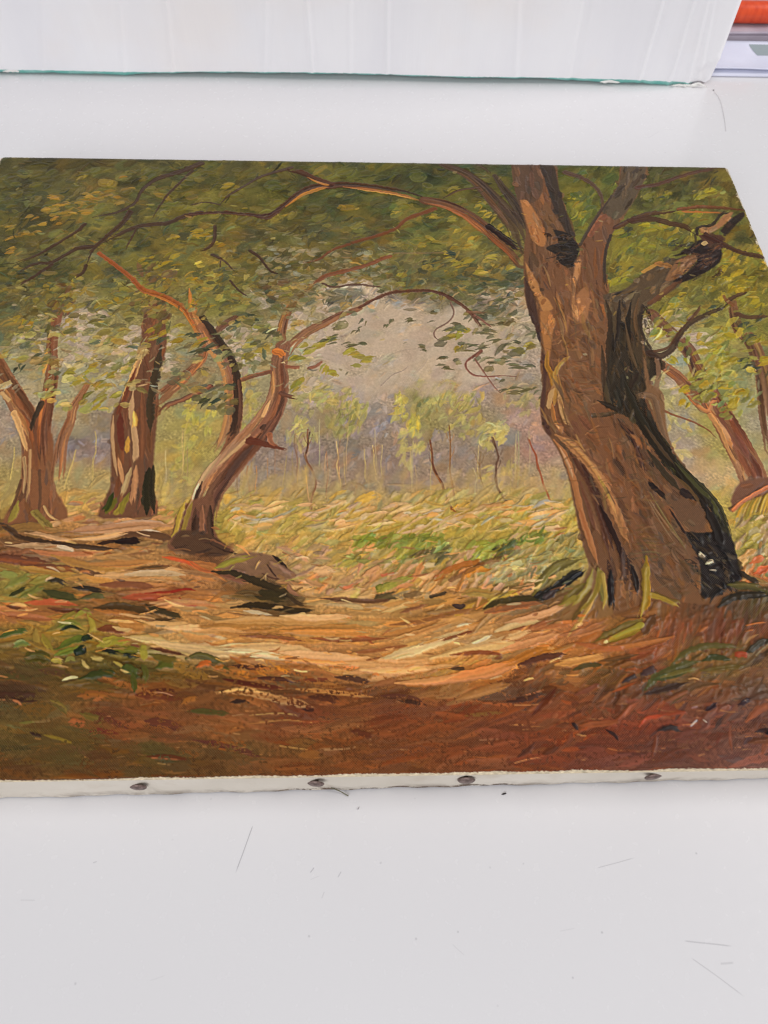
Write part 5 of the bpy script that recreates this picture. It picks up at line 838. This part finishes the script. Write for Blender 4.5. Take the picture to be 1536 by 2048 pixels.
for k in range(8):                                    # far and side edges roll off slightly
    d_ = .00045*((8-k)/8)**2
    VV[k, :, 2] -= d_; VV[:NY, k, 2] -= d_; VV[:NY, NX-1-k, 2] -= d_
painted = grid_obj("painted_canvas", VV-O, PAINT, paint_root)
me = painted.data
ca = me.attributes.new('paint', 'FLOAT_COLOR', 'POINT')
ca.data.foreach_set('color', np.concatenate([np.clip(lin(COL)*np.array([1.15, 1.09, .91])-np.array([.013, .0125, .009]), .002, .9), np.ones((HT, NX, 1))], 2).astype(np.float32).reshape(-1))
ta = me.attributes.new('thin', 'FLOAT', 'POINT'); ta.data.foreach_set('value', np.clip(1.15-HGT/.10, .12, 1).astype(np.float32).reshape(-1))

# turned-over edges of the cloth
nE = 260; ii = np.linspace(0, NX-1, nE).astype(int)
top = VV[HT-1, ii]; px_top = itx(np.c_[ii, np.full(nE, NY-1)])[:, 0]
bot = np.array([un(x, 1595-.024*x, .0006) for x in px_top]); bot[:, 0] = top[:, 0]
near = np.array([top*(1-t)+bot*t+np.c_[np.zeros(nE), .00025*np.sin(np.arange(nE)*.31+t*3)+.0002*np.sin(np.arange(nE)*.83), np.zeros(nE)]*math.sin(math.pi*min(t, .8)) for t in np.linspace(0, 1, 12)])
near[0] = top
for px_t in (-150, 278, 632, 932, 1305, 1690):          # the cloth is pulled in round every tack
    xt = near[5, int(np.argmin(np.abs(px_top-px_t))), 0]; g_ = np.exp(-((near[..., 0]-xt)/.0045)**2)*np.sin(np.linspace(0, 1, 12)*math.pi)[:, None]
    near[..., 1] += .0009*g_+.0002*np.cos((near[..., 0]-xt)*900)*np.exp(-((near[..., 0]-xt)/.012)**2)*np.sin(np.linspace(0, 1, 12)*math.pi)[:, None]
tag(grid_obj("tacking_edge", near-O, CANVAS, paint_root), "bare cream canvas edge with tacks facing the viewer")
def strip(a, outward):
    rows = [a]
    for t in np.linspace(0, 1, 6)[1:]:
        r_ = a.copy(); r_ = r_+np.array(outward)*.0012*min(1, t*3); r_[:, 2] = a[:, 2]*(1-t)+.0006*t; rows.append(r_)
    return np.array(rows)
for a, ow in ((VV[0, ::8], (0, 1, 0)), (VV[:NY:8, 0], (-1, 0, 0)), (VV[:NY:8, NX-1], (1, 0, 0))):
    grid_obj("tacking_edge", strip(a, ow)-O, CANVAS, paint_root)
# wooden stretcher behind the cloth
m = NT("stretcher_wood"); P = m.obj(); g_ = m.noise(m.vmath('MULTIPLY', P, (8., 120., 120.)), 3., 4)
WOOD = m.base(m.mix(m.ramp(g_, .3, .7), rgb(176, 140, 98), rgb(150, 112, 74)), .7, .3)
A_, B_, C_, D_ = XY[0, 0], XY[0, -1], XY[-1, -1], XY[-1, 0]
for p, q in ((A_, B_), (D_, C_), (A_, D_), (B_, C_)):
    mid = (p+q)/2; inward = (ctr-mid); inward[2] = 0; inward /= np.linalg.norm(inward); dr = (q-p); L = np.linalg.norm(dr); dr /= L
    bm = bmesh.new(); rot = Matrix(((dr[0], -dr[1], 0, 0), (dr[1], dr[0], 0, 0), (0, 0, 1, 0), (0, 0, 0, 1)))
    c = mid+inward*.021; box_bm(bm, (c[0]-O[0], c[1]-O[1], .0078), (L-(.008 if abs(dr[0]) > .5 else .09), .036, .0135), .001, rot)
    bm_obj("stretcher_bar", bm, WOOD, paint_root, False)
# tacks along the near edge
m = NT("tack_iron"); P = m.obj(); n_ = m.noise(P, 900., 4)
m.put(m.b.inputs['Metallic'], .55)
TACK = m.base(m.mix(m.ramp(n_, .4, .65), rgb(132, 112, 106), rgb(84, 66, 60)), .48, .5); m.bump(n_, .3, .0003)
def tack_mesh():
    prof = [(0, .0008), (.0010, .00074), (.0018, .0006), (.0023, .0004), (.0026, .0001), (.00255, -.0001), (.0018, -.0003), (.0007, -.0005), (.0005, -.004)]
    V = []; F = []; n = 20
    for r_, z_ in prof:
        for k in range(n):
            a_ = 2*math.pi*k/n; w_ = 1+.05*math.sin(a_*2+.6)+.03*math.sin(a_*5); V.append((r_*w_*math.cos(a_), r_*w_*math.sin(a_), z_))
    for i in range(len(prof)-1):
        for k in range(n): F.append((i*n+k, (i+1)*n+k, (i+1)*n+(k+1) % n, i*n+(k+1) % n))
    me = bpy.data.meshes.new("tack"); me.from_pydata(V, [], F); me.polygons.foreach_set('use_smooth', np.ones(len(F), bool)); me.materials.append(TACK); return me
tm = tack_mesh(); rt = np.random.default_rng(5)
for px, py in ((-150, 1574), (278, 1568), (632, 1561), (932, 1554.5), (1305, 1547), (1690, 1540)):
    i = int(np.argmin(np.abs(px_top-px))); yf = float(near[5, i, 1])
    p = un_y(px, py-2, yf); p[1] -= .0011
    o = link(bpy.data.objects.new("tack", tm), paint_root); o.location = Vector(p-O)
    o.rotation_euler = (math.pi/2-rt.uniform(.02, .10), rt.uniform(-.12, .12), rt.uniform(-.10, .14))
# a loose thread at the near edge
m = NT("thread"); THREAD = m.base(rgb(120, 116, 96), .8, .2)
pts = [un(662, 1576, .0025), un(672, 1579, .0022), un(681, 1583, .0012), un(690, 1588, .0005), un(697, 1592, .0004)]
tube("loose_thread", [p-O for p in pts], .00018, THREAD, paint_root)

# ------------------------------------------------------------ the white box behind
A = un(-160, 146, .0); B = un(1424, 174, .0)
dx = B-A; BL = float(np.linalg.norm(dx)); dx = dx/BL; dn = np.array([dx[1], -dx[0], 0.])     # dn faces the viewer
box = link(bpy.data.objects.new("white_box", None)); box.location = Vector(A)
box.rotation_euler = (0, 0, math.atan2(dx[1], dx[0]))
tag(box, "large white ribbed paper box with teal base edge standing behind the painting", "box")
BH, BD, LIFT = .16, .20, .0032
m = NT("box_paper"); P = m.obj(); sx = m.sep(P)
rib = m.noise(m.vmath('MULTIPLY', P, (1., .05, .05)), 900., 2); rib2 = m.noise(m.vmath('MULTIPLY', P, (1., .02, .03)), 170., 3)
m.bump(m.math('ADD', m.math('MULTIPLY', rib, .6), rib2), .5, .00022)
c_ = m.mix(m.ramp(m.noise(m.vmath('MULTIPLY', P, (1., 1., .25)), 20., 4), .35, .7), rgb(242, 241, 243), rgb(234, 233, 237))
c_ = m.mix(m.math('MULTIPLY', m.ramp(m.noise(P, 9., 4, .6), .52, .7), .35), c_, rgb(240, 230, 222))
PAPER = m.base(c_, .62, .35)
m = NT("teal_board"); P = m.obj(); TEAL = m.base(m.mix(m.ramp(m.noise(P, 120., 4), .4, .65), rgb(118, 190, 180), rgb(150, 204, 196)), .6, .3)
m = NT("torn_paper"); TORN = m.base(rgb(236, 234, 230), .85, .2)
# front panel with creases: local x along the front, y into the box, z up
nx_, nz_ = 560, 70; X_ = np.linspace(0, BL, nx_)[None, :].repeat(nz_, 0); Z_ = np.linspace(0, 1, nz_)[:, None].repeat(nx_, 1)
rb = np.random.default_rng(3)
def bx(px): return float((un(px, 160, .0)-A)@dx)
low = LIFT+.0007*np.sin(X_*11+1.2)+np.interp(X_[0], [0, bx(0), bx(300), bx(620), bx(1000), bx(1250), BL], [.0012, .0012, .0016, .0038, .0034, .0026, .0004])[None, :]-.0022+.00025*(rb.normal(size=nx_).cumsum()*.15 % 1)[None, :]
ZZ = low+(BH-low)*Z_**1.0
off = np.zeros_like(X_)
for px, px2, amp, wd in [(532,528,.0004,.0012),(614,626,.00075,.0011),(700,700,.00035,.0012),(776,774,.0006,.001),(1036,1030,.00035,.0015),(1168,1140,.0007,.0011),(1318,1272,.0008,.0011),(1380,1332,.0007,.0010),(1408,1370,.0005,.0013),(236,246,.0004,.0014),(78,82,.0004,.0014),(330,345,.0005,.0012),(1420,1392,.0004,.001)]:
    x_t = float((un_y(px, 0, float(A[1]+B[1])/2)-A)@dx); x_b = bx(px2); zt = float(un_y(px, 0, float(A[1]+B[1])/2)[2])
    xc = x_b+(x_t-x_b)*(ZZ/max(zt, .03)); sgn = 1 if rb.random() < .75 else -1
    u_ = (X_-xc)/wd; off += sgn*amp*np.exp(-u_*u_)-amp*.5*np.exp(-((u_-1.8)/1.2)**2)
off += .0004*np.sin(X_*23+ZZ*9)+.0003*np.sin(X_*61-ZZ*30)
# bent lower right corner
cd = np.clip(1-np.hypot((BL-X_)/.020, (ZZ-LIFT*.3)/.018), 0, 1); off -= .0035*cd**1.3; off += .0012*np.exp(-((cd-.22)/.07)**2)
rr = .0035; kx = np.clip((X_-(BL-rr))/rr, 0, 1); off -= rr*(1-np.sqrt(np.clip(1-kx*kx, 0, 1)))
ZZ = ZZ+cd*.0022*np.sin(X_*700)*.4
front = np.stack([X_, -off, ZZ], -1)
g = grid_obj("front_panel", front[::-1], PAPER, box); tag(g, "creased white front with fine upright ribs")
bm = bmesh.new(); box_bm(bm, (BL/2, BD/2+.004, (BH+.006)/2+.001), (BL-.0006, BD-.0005, BH-.008), .0012); bm_obj("box_shell", bm, PAPER, box, False)
bm = bmesh.new(); box_bm(bm, (BL/2-.004, BD/2+.0045, .0024), (BL-.018, BD-.008, .0046), .0006); bm_obj("teal_base", bm, TEAL, box, False)
# the underside lip of the front (paper thickness) in teal, and torn shreds
lipx = np.linspace(bx(-120), bx(1380), 300); lz = np.interp(lipx, X_[0], front[0, :, 2]); ly = np.interp(lipx, X_[0], front[0, :, 1])
lh = np.interp(lipx, [bx(-120), bx(250), bx(330), bx(1080), bx(1190), bx(1365), bx(1380)], [.0017, .0017, .0006, .0006, .0019, .0020, .0004])+.0002*np.sin(lipx*210)
lip = np.stack([np.c_[lipx, ly+.0002, lz+.0001], np.c_[lipx, ly+.0003, lz-lh], np.c_[lipx, ly+.0030, lz-lh-.0001], np.c_[lipx, ly+.0034, lz+.0004]])
grid_obj("teal_lining", lip, TEAL, box)
for px, ln, dz in ((1215, .012, -.0022), (1372, .012, -.0024), (1352, .009, -.0028), (1392, .010, -.001), (20, .010, -.0010)):
    x_ = bx(px); n_ = 14; t_ = np.linspace(0, 1, n_); xs_ = x_+(t_-.5)*ln; zb = np.interp(xs_, X_[0], front[0, :, 2])+dz*.6
    w_ = .0011*np.sin(math.pi*t_)**.7+.0001
    sh_ = np.stack([np.c_[xs_, -.0004-.0006*np.sin(t_*5+px), zb+w_*.6], np.c_[xs_, -.0010-.0007*np.sin(t_*7+px), zb], np.c_[xs_, -.0006-.0004*np.cos(t_*6), zb-w_*.6+.0002*np.sin(t_*19)]])
    grid_obj("torn_flap", sh_, TORN, box)

# ------------------------------------------------------------ papers and the orange marker at the right
m = NT("white_paper"); P = m.obj(); WP = m.base(m.mix(m.ramp(m.noise(P, 40., 3), .3, .7), rgb(222, 224, 240), rgb(212, 214, 232)), .6, .35)
m = NT("grey_card"); P = m.obj(); GC = m.base(m.mix(m.ramp(m.noise(P, 50., 4), .35, .65), rgb(196, 186, 196), rgb(178, 166, 178)), .7, .25)
m = NT("print_ink"); INK = m.base(rgb(150, 162, 166), .6, .3)
m = NT("marker_plastic"); P = m.obj(); MK = m.base(m.mix(m.ramp(m.noise(m.vmath('MULTIPLY', P, (1., 8., 8.)), 40., 3), .35, .65), rgb(226, 84, 40), rgb(208, 66, 30)), .32, .5)
def sheet(name, px0, px1, py_front, depth, z, mat, curl, lift, label, cat, cols=40, rows=16, group=None):
    a = un(px0, py_front[0], z); b = un(px1, py_front[1], z); root = np.array([a[0], a[1], 0.])
    V = np.zeros((rows, cols, 3))
    for j in range(rows):
        t = j/(rows-1)
        for i in range(cols):
            s = i/(cols-1); p = a+(b-a)*s
            V[j, i] = (p[0], p[1]+depth*t, z+curl*math.exp(-t*6)*math.sin(s*5+.4)+lift*t*t)
    top_ = V-root; botm = top_.copy(); botm[..., 2] -= .0004
    o = grid_obj(name, top_[::-1], mat); o.location = Vector(root)
    so = o.modifiers.new("thickness", 'SOLIDIFY'); so.thickness = .0004; so.offset = -1
    return tag(o, label, cat, group), V
s1, _ = sheet("paper_sheet", 1400, 1700, (150.5, 155), .16, .0010, WP, .0, .0, "lowest white sheet lying on the table right of the box", "paper")
s2, V2_ = sheet("folded_letter", 1400, 1700, (137, 142.5), .024, .0034, WP, .0007, .0050, "folded lavender white letter with grey print on top of the sheet", "paper")
# printed corner of the letter
def on_letter(s_, t_):
    i = s_*(V2_.shape[1]-1); j = t_*(V2_.shape[0]-1); i0, j0 = int(i), int(j); fi, fj = i-i0, j-j0
    return (V2_[j0, i0]*(1-fi)*(1-fj)+V2_[j0, i0+1]*fi*(1-fj)+V2_[j0+1, i0]*(1-fi)*fj+V2_[j0+1, i0+1]*fi*fj)+np.array([0, 0, .00015])
pt = np.array([[on_letter(.37+.16*(1-t_/.90)**1.3+(.58-.16*(1-t_/.90)**1.3)*q_, t_) for q_ in np.linspace(0, 1, 12)] for t_ in np.linspace(.56, .90, 10)])
grid_obj("printed_patch", (pt-np.array(s2.location))[::-1], INK, s2)
# grey card box behind the letter
p0 = un(1400, 101, .003); p1 = un(1720, 103, .003)
gb = link(bpy.data.objects.new("card_carton", None)); gb.location = Vector((p0[0], p0[1]+.003, 0)); tag(gb, "low mauve grey carton behind the letter, under the orange marker", "carton")
bm = bmesh.new(); box_bm(bm, (.08, .05, .0065), (.17, .10, .010), .0012); bm_obj("carton_body", bm, GC, gb, False)
bm = bmesh.new(); box_bm(bm, (.08, .05, .0122), (.172, .102, .0014), .0005); bm_obj("carton_lid", bm, GC, gb, False)
# marker: lathed barrel lying across
q0 = un_y(1455, 28, float(p0[1])+.024); zc = .0131+.0061
mk = link(bpy.data.objects.new("orange_marker", None)); mk.location = Vector((q0[0]-.03, p0[1]+.014, zc)); mk.rotation_euler = (0, math.pi/2, math.radians(-1.5))
tag(mk, "orange plastic marker lying on the carton at the right edge", "marker")
def lathe(name, prof, mat, parent, n=28):
    V = []; F = []
    for r_, z_ in prof:
        for k in range(n): a_ = 2*math.pi*k/n; V.append((r_*math.cos(a_), r_*math.sin(a_), z_))
    for i in range(len(prof)-1):
        for k in range(n): F.append((i*n+k, i*n+(k+1) % n, (i+1)*n+(k+1) % n, (i+1)*n+k))
    return mesh_obj(name, V, F, mat, parent)
lathe("barrel", [(0, -.005), (.0048, -.0045), (.0058, -.002), (.0060, .002), (.0060, .052), (.0056, .0555), (.0044, .0575), (.0030, .0582), (0, .0584)], MK, mk)
lathe("cap", [(.0061, .004), (.00625, .0045), (.00625, .024), (.0061, .0245), (.0059, .0246)], MK, mk)

# ------------------------------------------------------------ small things on the table
m = NT("dark_crumb"); CR = m.base(rgb(58, 50, 50), .8, .2)
m = NT("grey_hair"); HR = m.base(rgb(168, 163, 164), .6, .3)
pts = catmull([un(1429, 184, .0003)[:2], un(1440, 200, .0003)[:2], un(1448, 232, .0003)[:2], un(1452, 262, .0003)[:2]], 6)
h0 = np.array([pts[0][0], pts[0][1], 0.])
o = tube("hair", [np.array([p[0], p[1], .00022])-h0 for p in pts], .00006, HR); o.location = Vector(h0); tag(o, "fine curved grey hair on the table right of the box corner", "hair")
def crumb(px, py, lx, ly, rot, label, mat=CR):
    p = un(px, py, 0.); bm = bmesh.new(); bmesh.ops.create_icosphere(bm, subdivisions=2, radius=1.)
    r_ = np.random.default_rng(int(px)); 
    for v in bm.verts: v.co *= 1+r_.uniform(-.25, .25)
    bmesh.ops.transform(bm, matrix=Matrix.Rotation(rot, 4, 'Z') @ Matrix.Diagonal((lx, ly, .00022, 1)), verts=bm.verts)
    o = bm_obj("crumb", bm, mat); o.location = (p[0], p[1], .00020); return tag(o, label, "crumb", None)
crumb(1008, 1588, .0008, .00025, .25, "dark sliver on the table just in front of the canvas edge")
crumb(1427, 181, .00045, .0004, 0, "dark crumb on the table below the box corner")
crumb(1460, 151.5, .0006, .0005, .3, "dark crumb touching the front of the lowest white sheet")
crumb(717, 1617, .0003, .0002, 1.1, "tiny grey crumb on the table below the loose thread", HR)
